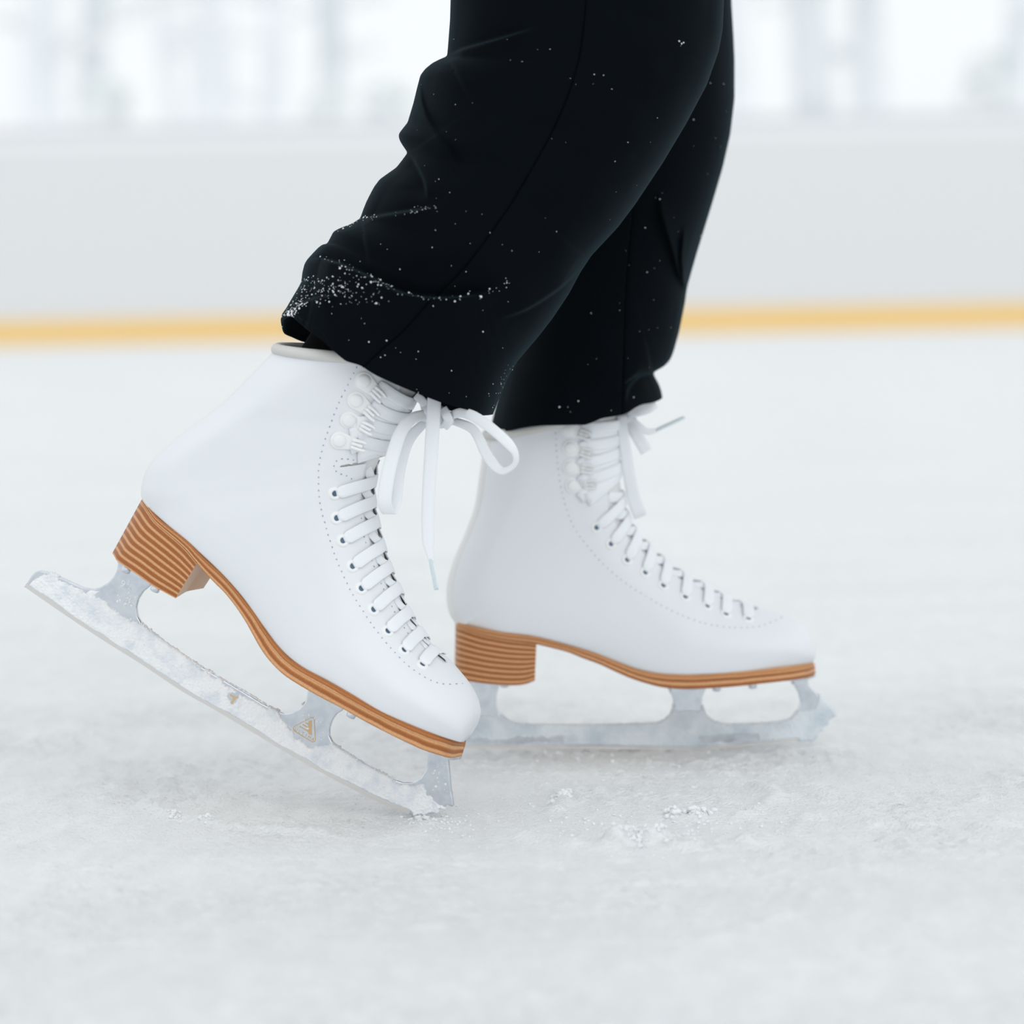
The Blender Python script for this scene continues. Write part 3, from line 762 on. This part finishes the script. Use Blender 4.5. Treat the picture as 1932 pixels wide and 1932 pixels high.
N9 = 9e3   # «take the width direction square to the path»
LEFT = dict(
    label='white figure skate tipped forward onto its toe pick, snow caked along its blade', contact=(800, 1540), yaw=11, inset=9, ppm=3200,
    secs=[(874,1399,881,1389,9),(869,1400,894,1366,19),(860,1398,899,1343,27),(837,1391,893,1318,34),(806,1380,879,1293,39.5),(775,1368,860,1269,42.5),
          (744,1355,840,1243,44),(713,1340,817,1218,44.5),(664,1311,797,1185,44),(616,1284,777,1150,42),(571,1260,759,1108,40),(530,1226,743,1070,37),
          (495,1180,731,1032,35),(460,1130,722,995,34),(420,1084,715,962,33.5),(370,1037,712,932,33.5),(320,995,714,907,33.5),(285,962,719,886,33),
          (270,938,726,868,33),(273,909,733,850,33),(290,872,742,830,33.5),(331,830,753,812,34),(390,785,765,795,34.5),(436,748,777,778,36),(483,701,793,748,37.5),
          (513,671,806,712,38),(526,657,815,684,38)],
    facing=[(836,1246),(812,1228),(795,1214),(777,1189),(753,1151),(733,1111),(716,1071),(702,1033),(691,990),(685,954),(682,925),(688,900),(697,866),(710,835),(724,803),(738,772),(750,745),(760,722)],
    notch=(642,880),
    stitch=[([(673,692),(658,723),(647,744),(637,766),(628,789),(619,813),(611,837),(605,861),(601.5,885),(601,921),(605,956),(614,991),(621,1015),(628.6,1038),(637,1061),(651,1093),(663,1117),(675,1137),(696,1170),(711,1191),(727,1211),(744,1230),(760,1247),(775,1260),(798,1276),(817,1285.6),(833,1290),(850,1291),(872,1289.5)], 12),
            ([(668,868),(655,866),(642,866),(632,873),(631,885),(640,893),(652,897),(662,902),(671,909)], 9),
            ([(683,953),(682,975),(683,993),(692,1030),(708,1075),(723,1110),(742,1150),(764,1187),(783,1212)], 11),
            ([(550,662),(570,663.5),(590,664.5),(612,666.5)], 8)],
    sole_mat=M_sole,
    sole=[(270,939,265,947,0),(274,946,269,953,14),(287,964,281,971,23),(299,978,292,986,27),(320,995,312,1004,30),(340,1010,331,1020,31),(360,1027,350,1038,31),(375,1043,364,1055,30.5),
          (399,1065,385,1080,29.5),(422,1085,406,1102,28.5),(442,1108,423,1119,28),(464,1136,443,1144,28),(484,1162,461,1171,28.5),(501,1190,475,1196,29.5),(523,1218,492,1226,31),(544,1241,511,1251,33),
          (571,1260,536,1275,36),(602,1277,570,1297,38.5),(633,1294,609,1319,40.5),(664,1311,646,1338,41.8),(700,1332,684,1360,42.3),(744,1355,730,1384,42),(775,1368,763,1400,40.5),(806,1380,796,1415,37),
          (837,1391,830,1426,30),(854,1396.5,848,1430,22),(866,1399,858,1429.5,11),(878,1402.5,871,1426,0)],
    heel_bottom=[(212,1044,0),(216,1050,14),(223,1060,22),(254,1081,28.5),(285,1103,29.5),(309,1117,29.5),(331,1129,28)], heel_n=7.35, heel_layers=8.0,
    plate=(16.6, 26.6),
    blade=[(45.4,1107.5),(51.6,1098),(60,1085),(68,1078),(76,1076.5),(97.5,1082),(117.6,1091),(139.4,1101),(156.5,1109),(173.5,1111.4),(189,1108),(203,1100),(214,1088),(220,1077),(222.5,1060),(228,1040),
           (290,1080),(284,1105),(270,1116),(260.5,1130),(256.6,1145.6),(259,1162.7),(266.7,1176.6),(282,1190.6),(307,1211),(354,1243),(387,1262.6),(419.6,1282),(456.5,1304),(495.6,1328),(517,1338.7),(535,1346),(548,1345),(565,1336.5),(576,1323.5),(580.4,1306),(584,1286),
           (655,1326),(645.6,1341),(635,1347),(626,1360),(621,1375),(621,1388),(628,1403),(654,1422),(689,1443),(719,1459),(739,1470),(759,1476),(778.6,1476),(793.5,1467.6),(804.7,1450),(808.4,1423),(811,1410),
           (845,1424),(846,1440),(848,1460),(850.7,1490),(855.6,1521),(853,1523),(842,1518),(837.7,1528),(829.4,1524),(825.8,1534.6),(814,1532),(808,1534),(800.4,1539.5),(795,1534.6),(786,1538),(772.5,1536.6),(741,1524),(700,1507),
           (669.6,1491),(604,1456),(539,1419),(474,1380),(408.7,1341),(343.5,1304),(273,1257),(195,1208),(117.6,1156.5)],
    blade_bottom=[(46,1107),(117.6,1156.5),(195,1208),(273,1257),(343.5,1304),(408.7,1341),(474,1380),(539,1419),(604,1456),(669.6,1491),(700,1507),(741,1524),(772,1536)],
    bare=[[(742,1460),(775,1468),(790,1462),(806,1440),(812,1448),(800,1472),(775,1483),(742,1474)], [(255,1088),(298,1083),(292,1110),(276,1120),(268,1150),(272,1176),(248,1172)], [(545,1352),(596,1300),(578,1286),(556,1328),(536,1338)], [(36,1104),(60,1064),(92,1066),(94,1085),(74,1086),(54,1106)],
          [(150,1103),(185,1102),(212,1082),(216,1048),(232,1050),(226,1092),(200,1116),(170,1116)], [(796,1470),(804,1405),(816,1405),(812,1452),(800,1476)], [(616,1368),(640,1336),(640,1350),(628,1370),(632,1396),(616,1394)], [(112,1094),(140,1106),(165,1118),(190,1112),(170,1105),(140,1095),(112,1085)], [(48,1104),(56,1104),(66,1085),(90,1083),(70,1070),(50,1090)],
          [(176,1124),(200,1135),(222,1155),(238,1163),(250,1166),(262,1176),(270,1176),(250,1140),(300,1100),(225,1050),(208,1100)],
          [(362,1250),(362,1254),(385,1268),(387,1262)], [(394,1267),(394,1272),(408,1280),(410,1276)], [(420,1280),(419,1290),(445,1302),(470,1318),(505,1338),(505,1330),(460,1305)],
          [(524,1338),(530,1352),(545,1372),(560,1392),(585,1408),(612,1408),(634,1400),(624,1375),(660,1330),(585,1290),(575,1330)],
          [(735,1466),(748,1478),(768,1482),(790,1476),(800,1480),(806,1500),(826,1514),(846,1524),(865,1525),(850,1420),(805,1415),(800,1460),(770,1474)],
          [(432,1309),(450,1311),(446,1322),(437,1328),(434,1318)]],
    crust=.16, edge_h=.0026, snow_top=lambda u: 9,
    drops=[([(215,1118),(262,1122),(250,1160),(222,1138)], 26), ([(560,1350),(620,1345),(618,1395),(590,1398)], 16), ([(812,1445),(844,1440),(846,1500),(815,1490)], 22), ([(640,1395),(650,1400),(650,1410)], 1)],
    screws=[((237,1077.5), 14), ((292,1113.5), 12), ((662,1351), 20)], up=(.47, .88),
    eyelets=[(797,1254),(762,1226.5),(731,1190.5),(705,1150),(681,1110),(665,1068),(647,1020),(635,978),(632,931)],
    hooks=[(640.5,831),(658,792),(672,755),(686,718)], hook_dt=-.62,
    bow=[([(812,783,8,N9),(795,784,14,N9),(775,792,20,N9),(757,814,25,N9),(745,846,28,N9),(735,884,31,N9),(728,920,32,N9),(726,950,31,0),(735,968,26,0),(748,945,21,0),(751,915,19,N9),(757,872,16,N9),(770,832,13,N9),(792,806,9,N9),(812,790,4,N9)], [16,20,22,24,26,26,27,27,26,20,20,22,22,18,14]),
         ([(845,786,10,N9),(868,779,16,N9),(890,784,22,N9),(915,799,27,N9),(940,819,31,N9),(960,838,32,N9),(972,856,31,N9),(972,874,28,N9),(958,886,24,N9),(944,887,21,N9),(928,872,18,N9),(914,850,15,N9),(903,826,13,N9),(891,809,10,N9),(870,799,7,N9),(848,793,3,N9)], [14,18,20,20,20,19,13,11,12,16,20,20,19,18,16,14]),
         ([(820,735,17,N9),(819,765,19,N9),(816,814,20,N9),(812,879,20,N9),(808,943,20,N9),(807,995,20,N9),(808,1024,20,N9),(811,1045,20,N9),(813,1058,20,N9)], [26,26,26,25,24,23,22,14,10]),
         ([(836,770,14,N9),(842,782,15,N9),(846,794,13,N9),(838,806,9,N9)], [16,18,18,16]),
         ([(800,755,8,N9),(806,775,12,N9),(802,795,9,N9)], [20,22,18]),
         ([(785,745,10,N9),(800,760,11,N9),(812,778,9,N9)], [16,16,14])],
    knot=[((832,788), 5, 6.0), ((844,790), 6, 4.5), ((815,786), 6, 5.0)],
    aglet=[(((812.5,1054), 20), ((823.5,1113), 20), 1.45)],
)
RIGHT = dict(
    label='white figure skate gliding flat on the ice, behind the toe of the tipped skate', contact=(1250, 1414), yaw=-4, inset=7, ppm=2831,
    secs=[(1530,1250,1535,1240,9),(1523,1253,1537,1225,19),(1511,1255,1531,1208,27),(1490,1259,1519,1186,34),(1462,1262,1500,1169,39.5),(1433,1265,1480,1160,42.5),
          (1400,1268,1455,1150,44),(1365,1270,1425,1139,44.5),(1325,1272,1392,1128,44),(1285,1273,1358,1112,42),(1245,1271,1325,1093,40),(1205,1264,1292,1074,37),
          (1165,1250,1262,1052,35),(1120,1232,1236,1028,34),(1070,1216,1214,1004,33.5),(1005,1200,1198,982,33.5),(940,1193,1190,962,33.5),(880,1181,1186,942,33),
          (861,1174,1183,925,33),(847,1147,1180,908,33),(845,1103,1178,888,33.5),(858,1055,1176,868,34),(880,1003,1174,848,34.5),(897,955,1173,828,36),(906,901,1173,806,37.5),
          (912,860,1175,785,38),(918,822,1178,762,38)],
    facing=[(1425,1150),(1385,1138),(1350,1124),(1310,1105),(1275,1086),(1240,1063),(1210,1038),(1182,1010),(1160,982),(1150,960),(1148,940),(1143,915),(1138,880),(1137,845),(1138,815),(1142,785)],
    notch=(1110,950),
    stitch=[([(1048,805),(1050,850),(1055,900),(1062,935),(1072,970),(1086,1000),(1108,1030),(1140,1066),(1180,1100),(1230,1132),(1280,1158),(1330,1176),(1380,1184),(1430,1182),(1465,1170),(1483,1160)], 11)], dash=2.0,
    sole_mat=M_sole2,
    sole=[(860,1173,860,1181,0),(864,1175,864,1184,15),(873,1178,873,1187,23),(889,1183,889,1193,28),(917,1189,917,1201,30.5),(954,1195,954,1208,31),(985,1198,985,1212,30.5),(1016,1202,1012,1216,29.5),
          (1047,1210,1042,1223,28.5),(1078,1219,1072,1231,28),(1110,1228,1102,1243,28),(1142,1240,1132,1254,28.5),(1173,1253,1162,1268,29.5),(1201,1263,1190,1280,31),(1227,1269,1220,1290,33.5),(1259,1272.4,1254,1298,36),
          (1297,1272.7,1294,1301,38.5),(1336,1271.6,1334,1299.5,40.5),(1380,1269,1380,1296.5,42),(1420,1266,1420,1292.5,42.2),(1455,1262.5,1455,1288.5,41),(1485,1259,1485,1285,37),(1510,1255.5,1510,1281.5,29),(1525,1251.5,1525,1279,20),(1533,1249,1535,1275,10),(1537,1253,1538.5,1270,0)],
    heel_bottom=[(859,1278,0),(862,1281,14),(870,1283,23),(889,1286,28),(917,1290,30),(962,1293,30.5),(990,1291,30),(1009,1284,29)], heel_n=7.0, heel_layers=8.6,
    plate=(15.2, 24.6),
    blade=[(806,1409),(805,1398),(808,1388),(818,1384),(845,1385),(866,1380),(876,1366),(882,1345),(882,1310),(880,1270),
           (950,1276),(942,1294),(937,1310),(937,1328),(943,1347),(959,1359.5),(977.5,1366.5),(1001,1368),(1130,1369),(1173,1368.7),(1212,1367),(1240,1366),(1254,1360),(1264,1350),(1271,1335),(1271,1320),(1265,1304),(1260,1286),
           (1338,1286),(1331.5,1301),(1324.6,1316.6),(1324,1332),(1330,1349),(1344,1361),(1367,1368),(1417.6,1367),(1469,1363),(1492,1358),(1504.6,1344),(1511,1325),(1507,1308),(1497,1290),(1495,1272),
           (1522,1272),(1526,1290),(1534,1299),(1549.6,1317.6),(1565,1336),(1575,1348),(1561,1358),(1562,1364),(1551,1370),(1552,1378),(1543,1381),(1541,1390),(1532,1397),(1524,1396),(1503,1399),(1441,1405),(1358,1412.5),(1296,1415),(1192.7,1414.5),(1068,1413),(882,1411)],
    blade_bottom=[(807,1409.5),(882,1411),(1068,1413),(1192.7,1414.5),(1296,1415),(1358,1412.5),(1441,1405),(1503,1399)],
    bare=[[(880,1280),(960,1280),(945,1350),(900,1350)], [(1258,1285),(1340,1285),(1322,1340),(1275,1340)], [(1490,1270),(1530,1280),(1545,1310),(1535,1340),(1505,1340)],
          [(870,1392),(930,1396),(1010,1394),(1060,1390),(1060,1400),(960,1404),(870,1402)], [(1320,1392),(1430,1384),(1430,1396),(1330,1402)]],
    snow_mat=M_film, crust=.50, edge_h=.0020, snow_top=lambda u: .022,
    screws=[((952,1294), 12), ((1352,1301), 20), ((1420,1296), 18)], up=(0, 1),
    eyelets=[(1412,1167.5),(1370,1158.5),(1334,1143),(1293,1126),(1251.5,1104),(1217,1079.5),(1183,1056),(1153,1026),(1126,995)],
    hooks=[(1081,916),(1076,881),(1075,845),(1073,809)], hook_dt=-.62,
    bow=[([(1172,785,14,N9),(1176,820,17,N9),(1182,860,18,N9),(1188,900,18,N9),(1196,940,17,N9),(1206,968,15,20),(1208,972,8,20),(1200,945,2,N9),(1190,900,0,N9),(1182,850,2,N9),(1176,810,6,N9)], [18,20,22,23,25,26,24,18,16,16,14]),
         ([(1186,790,10,N9),(1196,812,15,N9),(1208,832,18,N9),(1220,852,18,N9)], [20,22,23,23]),
         ([(1184,776,12,N9),(1205,770,18,N9),(1222,764,20,N9),(1234,756,20,N9)], [26,30,30,26]),
         ([(1180,786,10,N9),(1200,800,13,N9),(1220,814,14,N9),(1240,812,14,N9)], [14,14,12,8])],
    knot=[((1176,795), 8, 6.0), ((1186,792), 8, 5.5)],
    aglet=[(((1238,812), 14), ((1292,787), 16), 1.2)],
)
skL, bladeL = build_skate(LEFT)
skR, bladeR = build_skate(RIGHT)

# etched emblem and size on the tipped skate's blade
def etch(sk, blade):
    th = .0019 + .00013
    up = np.array([0.47, 0.88]); al = np.array([.88, -.47])   # along / square to the runner in the skate's plane
    def text(body, c, size, name, m, ang):
        cu = bpy.data.curves.new(name, 'FONT'); cu.body = body; cu.size = size; cu.align_x = 'CENTER'; cu.align_y = 'CENTER'; cu.extrude = .00006
        o = bpy.data.objects.new(name, cu); COL.objects.link(o); bpy.context.view_layer.update()
        me = bpy.data.meshes.new_from_object(o.evaluated_get(bpy.context.evaluated_depsgraph_get())); bpy.data.objects.remove(o)
        p = sk.U(c, th); ca, sa = math.cos(ang), math.sin(ang)
        for v in me.vertices:
            x, y, z = v.co; v.co = (p[0] + x*ca - y*sa, -th - z, p[1] + x*sa + y*ca)
        return me
    tilt = math.atan2(-.47, .88)
    mb = MB()
    def poly(pts, mi=0):
        P = [sk.U(p, th) for p in pts]; n = len(P)
        mb.add([(q[0], -th, q[1]) for q in P] + [(q[0], -th-.00008, q[1]) for q in P], [tuple(range(n)), tuple(range(2*n-1, n-1, -1))] + [(i, (i+1) % n, n+(i+1) % n, n+i) for i in range(n)], mi)
    def line(pts, w):
        P = np.array([(lambda q: (q[0], -th, q[1]))(sk.U(p, th)) for p in pts]); T = np.gradient(P, axis=0); Wd = np.cross(T, [0, 1.0, 0]); ribbon(mb, P, Wd, w/3200, .00012)
    tri = [(593,1360),(592.5,1356),(588,1354),(583,1356),(558,1369),(553.5,1373),(554,1377),(558,1381),(585,1397.5),(590,1400),(594,1398),(594.5,1393),(593,1360)]
    line(resample(np.array(tri, float), 90), 1.5)
    poly([(582,1361),(588,1359),(588,1387),(583,1386),(579,1379),(581,1375)])
    line([(565,1370.5),(573,1375),(582,1380)], 2.0); line([(571,1367),(577,1370.5),(583,1374)], 2.0); line([(576,1363.5),(580,1366),(584,1368)], 2.0)
    for k, ch in enumerate('ULTIMA'):
        f = k/5.0; c = (558.5 + f*31.5, 1377 + f*18.2)
        me = text(ch, c, .0026, 'letter', M_gold, tilt + .06)
        mb.add([tuple(v.co) for v in me.vertices], [tuple(p.vertices) for p in me.polygons])
    mb.build('gold_emblem', M_gold, blade, False)['label'] = 'gold triangular emblem reading ULTIMA'
    mb = MB()
    line([(415,1308),(420,1303),(426,1304)], 2.2); line([(434,1311),(440,1315),(449,1316)], 3); poly([(440,1314),(447,1314),(442,1322),(438,1328),(436,1326)])
    mb.build('gold_lettering', M_gold, blade, False)['label'] = 'gold lettering mostly hidden by snow'
    mb2 = MB()
    for body, c, size in (('9', (231.5,1102), .0062), ('1', (243.5,1100), .0044), ('/', (246,1107), .0060), ('3', (243,1116), .0044)):
        me = text(body, c, size, 'digit', M_white_etch, tilt)
        mb2.add([tuple(v.co) for v in me.vertices], [tuple(p.vertices) for p in me.polygons])
    mb2.build('size_mark', M_white_etch, blade, False)['label'] = 'etched size 9 1/3'
etch(skL, bladeL)

# ------------------------------------------------------------------ person and trousers
def build_person():
    # body: hips and legs in black tights, feet inside the boots
    J = {'pelvis': (.055, 1.855, .93, .115), 'hipA': (.06, 1.775, .88, .085), 'kneeA': (at_depth((1095,-190), 1.74), .045), 'calfA': (at_depth((905,330), 1.725), .040), 'ankA': (at_depth((634,735), 1.717), .033), 'heelA': (at_depth((450,960), 1.73), .022), 'ballA': (at_depth((735,1270), 1.705), .018),
         'hipB': (.06, 1.935, .88, .085), 'kneeB': (at_depth((1230,-160), 1.945), .058), 'calfB': (at_depth((1165,300), 1.93), .042), 'ankB': (at_depth((1055,850), 1.93), .028), 'heelB': (at_depth((965,1110), 1.928), .022), 'ballB': (at_depth((1340,1200), 1.934), .018), 'waist': (.06, 1.855, 1.06, .11)}
    names = list(J); co = []; rad = []
    for k in names:
        v = J[k]
        if len(v) == 2: co.append(tuple(v[0])); rad.append(v[1])
        else: co.append(v[:3]); rad.append(v[3])
    ed = [('pelvis','waist'),('pelvis','hipA'),('hipA','kneeA'),('kneeA','calfA'),('calfA','ankA'),('ankA','heelA'),('heelA','ballA'),('pelvis','hipB'),('hipB','kneeB'),('kneeB','calfB'),('calfB','ankB'),('ankB','heelB'),('heelB','ballB')]
    me = bpy.data.meshes.new('person'); me.from_pydata(co, [(names.index(a), names.index(b)) for a, b in ed], [])
    o = obj('person', me, M_tights)
    sm = o.modifiers.new('skin', 'SKIN'); sm.use_smooth_shade = True
    for i, v in enumerate(me.skin_vertices[0].data): v.radius = (rad[i], rad[i]); v.use_root = (i == 0)
    su = o.modifiers.new('sub', 'SUBSURF'); su.levels = 1; su.render_levels = 2
    tag(o, 'person in wide black trousers, gliding with one skate lifted onto its toe', 'person')
    return o
person = build_person()

def trouser_leg(Lc, Rc, botN, botF, d0, Dtop, Dbot, creases, seams, specks, label, nS=150, nT=300):
    Lc = np.array(Lc, float); Rc = np.array(Rc, float)
    def frame_split(C):     # resample: 20 rows above the picture, the rest inside it
        top = np.array([p for p in C if p[1] <= 0]); ins = np.array([p for p in C if p[1] >= 0])
        return np.vstack([resample(top, 24, False)[:-1], resample(ins, nT - 23, False)])
    L = frame_split(Lc); R = frame_split(Rc)
    def blur(C):
        for _ in range(2): C[1:-1] = .5*C[1:-1] + .25*(C[:-2] + C[2:])
        return C
    L = blur(L); R = blur(R)
    s = .5 - .5*np.cos(np.linspace(0, math.pi, nS)); s = .75*s + .25*np.linspace(0, 1, nS)
    tt = np.r_[np.zeros(23), np.linspace(0, 1, nT - 23)]
    def patch(bot, sgn):
        b = resample(np.array(bot, float), 400); 
        bs = np.stack([np.interp(s, np.linspace(0, 1, 400), b[:, k]) for k in range(2)], 1)
        chord = L[-1][None]*(1-s)[:, None] + R[-1][None]*s[:, None]
        wgt = smooth01((tt - .62)/.38)[:, None, None]
        P = L[:, None]*(1-s)[None, :, None] + R[:, None]*s[None, :, None] + (bs - chord)[None]*wgt
        dep = (Dtop + (Dbot - Dtop)*smooth01(tt))[:, None] * np.power(np.clip(1 - np.abs(2*s-1)**2.3, 0, 1), .5)[None]
        px = P[..., 0]; py = P[..., 1]
        h = np.zeros(px.shape)
        edge = np.clip(np.minimum(s, 1-s)/.06, 0, 1)[None]
        h += (fbm(px/170., py/170., 40 if sgn > 0 else 60, 3) - .5)*.010*edge + (fbm(px/60., py/60., 44, 2) - .5)*.0016*edge
        if sgn > 0:
            for pts, A, below, above, rec in creases:
                d, sg, arc = seg_dist(px, py, resample(np.array(pts, float), 30))
                ds = d*sg
                env = smooth01((1 - arc)*3.2)*smooth01(arc*9 + .5)
                end = np.exp(-np.where((arc <= 0) | (arc >= 1), d, 0)/40.)
                up = smooth01((ds + 4)/7.)
                h += A*1.35e-3*env*end*up*np.exp(-np.maximum(ds, 0)/below)
                h -= rec*1e-3*env*end*(1-up)*np.exp(-np.maximum(-ds, 0)/above)
            for pts in seams:
                d, sg, arc = seg_dist(px, py, resample(np.array(pts, float), 40)); h -= .0009*np.exp(-(d/2.6)**2)
        dep2 = dep + h*np.clip(edge + .15, 0, 1)
        X = np.zeros(P.shape[:2] + (3,))
        rr = _f + _r*((px - 966)/FPX)[..., None] + _u*((966 - py)/FPX)[..., None]
        return CAM + rr*(d0 - sgn*dep2)[..., None]
    N = patch(botN, 1); Fa = patch(botF, -1)
    ring = np.concatenate([N, Fa[:, ::-1][:, 1:-1]], 1)
    V = ring.reshape(-1, 3); F_ = grid_faces(ring.shape[0], ring.shape[1], True)
    me = mesh_np('trouser_leg', V, F_); bmx = bmesh.new(); bmx.from_mesh(me); bmesh.ops.recalc_face_normals(bmx, faces=bmx.faces); bmx.to_mesh(me); bmx.free()
    for p in me.polygons: p.use_smooth = True
    o = obj('trouser_leg', me, M_cloth, person); o['label'] = label
    so2 = o.modifiers.new('thickness', 'SOLIDIFY'); so2.thickness = .0016; so2.offset = -1
    bv = BVHTree.FromPolygons([tuple(v) for v in V.tolist()], [tuple(q) for q in F_.tolist()])
    def hit(px):
        r = ray(px); h = bv.ray_cast(Vector(CAM), Vector(r)); return (np.array(h[0]), np.array(h[1])) if h[0] else None
    # seams
    for pts in seams:
        Q = []
        for p in resample(np.array(pts, float), 70):
            h = hit(p)
            if h is not None: Q.append(h[0] + ray(p)*-.00015)
        if len(Q) > 5:
            c = MB(); tube(c, np.array(Q), .0004, 5); c.build('seam', M_seam, o)
    # snow specks caught in the wool
    c = MB(); rr = random.Random(5)
    for gen, cnt, r0, r1 in specks:
        for k in range(cnt):
            p = gen(rr); h = hit(p)
            if h is None: continue
            rad = .8*(r0 + (r1 - r0)*rr.random()**3)
            ico(c, h[0] - ray(p)*rad*.5, rad, .3)
    tag(c.build('snow_specks', M_crumb, o), 'specks of snow caught on the black cloth', kind='stuff')
    return o
def along(pts, spread):
    P = resample(np.array(pts, float), 60)
    def g(rr):
        p = P[rr.randrange(60)]; return (p[0] + rr.gauss(0, spread), p[1] + rr.gauss(0, spread))
    return g
def blob(c, sx_, sy_):
    return lambda rr: (rr.gauss(c[0], sx_), rr.gauss(c[1], sy_))
def area(x0, y0, x1, y1):
    return lambda rr: (rr.uniform(x0, x1), rr.uniform(y0, y1))
C4 = [(606,489),(640,497),(660,506),(705,526),(740,546),(780,558),(820,562),(880,560),(920,552),(958,534)]
nearL = [(880,-1600),(862,-600),(852,-200),(850,0),(849,37),(845,89.5),(843.5,106),(829,112),(815.5,119),(802,130),(793,142),(787,165),(780,194),(769,231),(757,246),(752,253),(752.5,260),(755,267),(762,278),(769,288),(758,303),(747.7,316),(732,327),(716.5,338),(706,352),(699,365),(691,381),(685,396),(679.5,412),(664.6,421.5),(640,431),(629,437),(622.7,449.5),(617,460),(608.7,461),(601,466.6),(590,478),(580,489),(574.5,497.6),(570.6,513),(568,533),(562,544),(550,564),(539,583),(532.6,591),(529.5,603)]
nearR = [(1330,-1600),(1368,-600),(1370,-200),(1366,0),(1363.5,56),(1356,97),(1333.6,160),(1296,231),(1251.6,305.6),(1199.5,384),(1166,428.6),(1115.6,482.7),(1095,514),(1073,555),(1043,600),(1017,633.6),(976,682),(961,707),(948,735),(937,764),(930,782)]
trouser_leg(nearL, nearR,
    [(529.5,603),(540,597),(551,597),(557.5,603),(585,626.5),(609,643.6),(624,657.6),(644,674.7),(655,682),(680,690),(702,704),(730,718),(772,736),(834,760),(888,775),(915,783),(930,782)],
    [(529.5,603),(531,614),(536,629),(551,636.5),(567,643.5),(600,655),(660,690),(740,730),(850,775),(900,784),(930,782)],
    1.715, .080, .074,
    [([(843,107),(870,94),(900,85),(960,68),(1020,50)], 7, 60, 30, 2), ([(770,289),(785,312),(800,345),(805,380)], -5, 30, 50, -4),
     ([(679,414),(730,405),(775,398),(825,391)], 8, 50, 30, 4), (C4, 10, 70, 40, 6),
     ([(1112,487),(1090,512),(1050,548),(990,585),(930,604)], 5, 60, 30, 0), ([(551,594),(560,580),(575,570),(600,562),(640,558)], 6, 40, 30, 2),
     ([(793,142),(800,200),(830,260),(880,330)], 3, 60, 60, 2)],
    [[(812,566),(790,592),(760,625),(720,660),(684,694)], [(824,558),(880,500),(940,420),(985,350),(1050,230),(1090,120),(1106,0)]],
    [(along([(540,612),(548,590),(560,576),(575,566)], 5), 150, .00025, .0009), (blob((545,603), 5, 10), 60, .0003, .0013), (area(560,520,720,575), 90, .0002, .0008), (blob((610,545), 40, 14), 110, .0002, .0008),
     (along(C4, 4.5), 75, .00025, .0009), (along([(679,414),(730,405),(825,391)], 3), 40, .0002, .0006), (along([(629,437),(664,421),(690,413)], 4), 16, .0003, .0009), (area(600,430,960,780), 50, .0002, .0006), (area(780,60,1350,480), 48, .00015, .0004), (along([(930,780),(945,740),(966,692)], 6), 40, .0002, .0005), (blob((1287,84), 6, 4), 3, .0006, .001)],
    'wide black trouser leg bunched over the tipped skate, flecked with snow')
farL = [(930,-1600),(990,-600),(1040,-200),(1050,0),(1040,200),(1020,350),(990,520),(955,680),(928,790),(926,806)]
farR = [(1330,-1600),(1374,-600),(1379,-200),(1380,0),(1384,67),(1386,112),(1386,186),(1378,253.5),(1363.5,317),(1345,380),(1315,477),(1297,540),(1295,552),(1292.6,570),(1281.5,626),(1270,667),(1264,680),(1256,689),(1240,697),(1232,703),(1236,712),(1243,724),(1248,738),(1250,750)]
trouser_leg(farL, farR,
    [(926,812),(944,815),(985.6,806.5),(1022,802.5),(1079,801),(1104.7,801),(1120,796),(1136,789.5),(1159,785.5),(1182,780),(1200,768.5),(1215,762.5),(1234,759),(1246,754),(1250,750)],
    [(926,812),(980,812),(1050,805),(1110,798),(1170,782),(1210,764),(1235,757),(1250,750)],
    1.928, .078, .070,
    [([(1296,545),(1280,520),(1265,470),(1245,400),(1240,350)], 5, 26, 30, 1), ([(1293,552),(1287,520),(1284,480),(1290,420)], 4, 18, 18, 1), ([(1232,704),(1205,712),(1185,735),(1180,765)], 5, 40, 30, 3)],
    [[(1196,395),(1188,470),(1181,560),(1178,660),(1174,780)]],
    [(area(1050,740,1240,800), 10, .0003, .0008), (area(1180,150,1370,520), 26, .0002, .0006), (area(1100,550,1270,700), 14, .0002, .0006)],
    'straight black trouser leg over the gliding skate', nS=110, nT=220)

# ------------------------------------------------------------------ loose snow on the ice
def loose_snow():
    c = MB(); rr = random.Random(9)
    def put(px, r, n=1, sp=0):
        for _ in range(n):
            q = on_ice((px[0] + rr.gauss(0, sp), px[1] + rr.gauss(0, sp*.3)))
            rad = r*(.35 + .9*rr.random()**2); x, y = q[0], q[1]
            ico(c, (x, y, ice_z(x, y) + rad*.3), rad, .4, (1.15, 1.15, .8))
    put((790,1541), .0018, 40, 14); put((830,1550), .0008, 170, 38); put((1206,1586), .0015, 120, 24); put((1060,1510), .0018, 50, 9)
    put((1270,1541), .0018, 30, 9); put((1318,1538), .0018, 36, 12); put((387,1549), .0015, 24, 7); put((330,1541), .0014, 24, 9); put((465,1503), .0013, 24, 10)
    put((1090,1400), .0016, 24, 70); put((1280,1413), .0014, 50, 110); put((1000,1420), .0013, 50, 120)
    for _ in range(1500):
        put((rr.uniform(0, 1932), rr.gauss(1545, 52)), .0005)
    for _ in range(160):
        put((rr.uniform(1000, 1500), rr.gauss(1560, 22)), .0010)
    tag(c.build('loose_snow', M_crumb), 'crumbs of scraped snow scattered over the ice', 'snow', kind='stuff')
loose_snow()
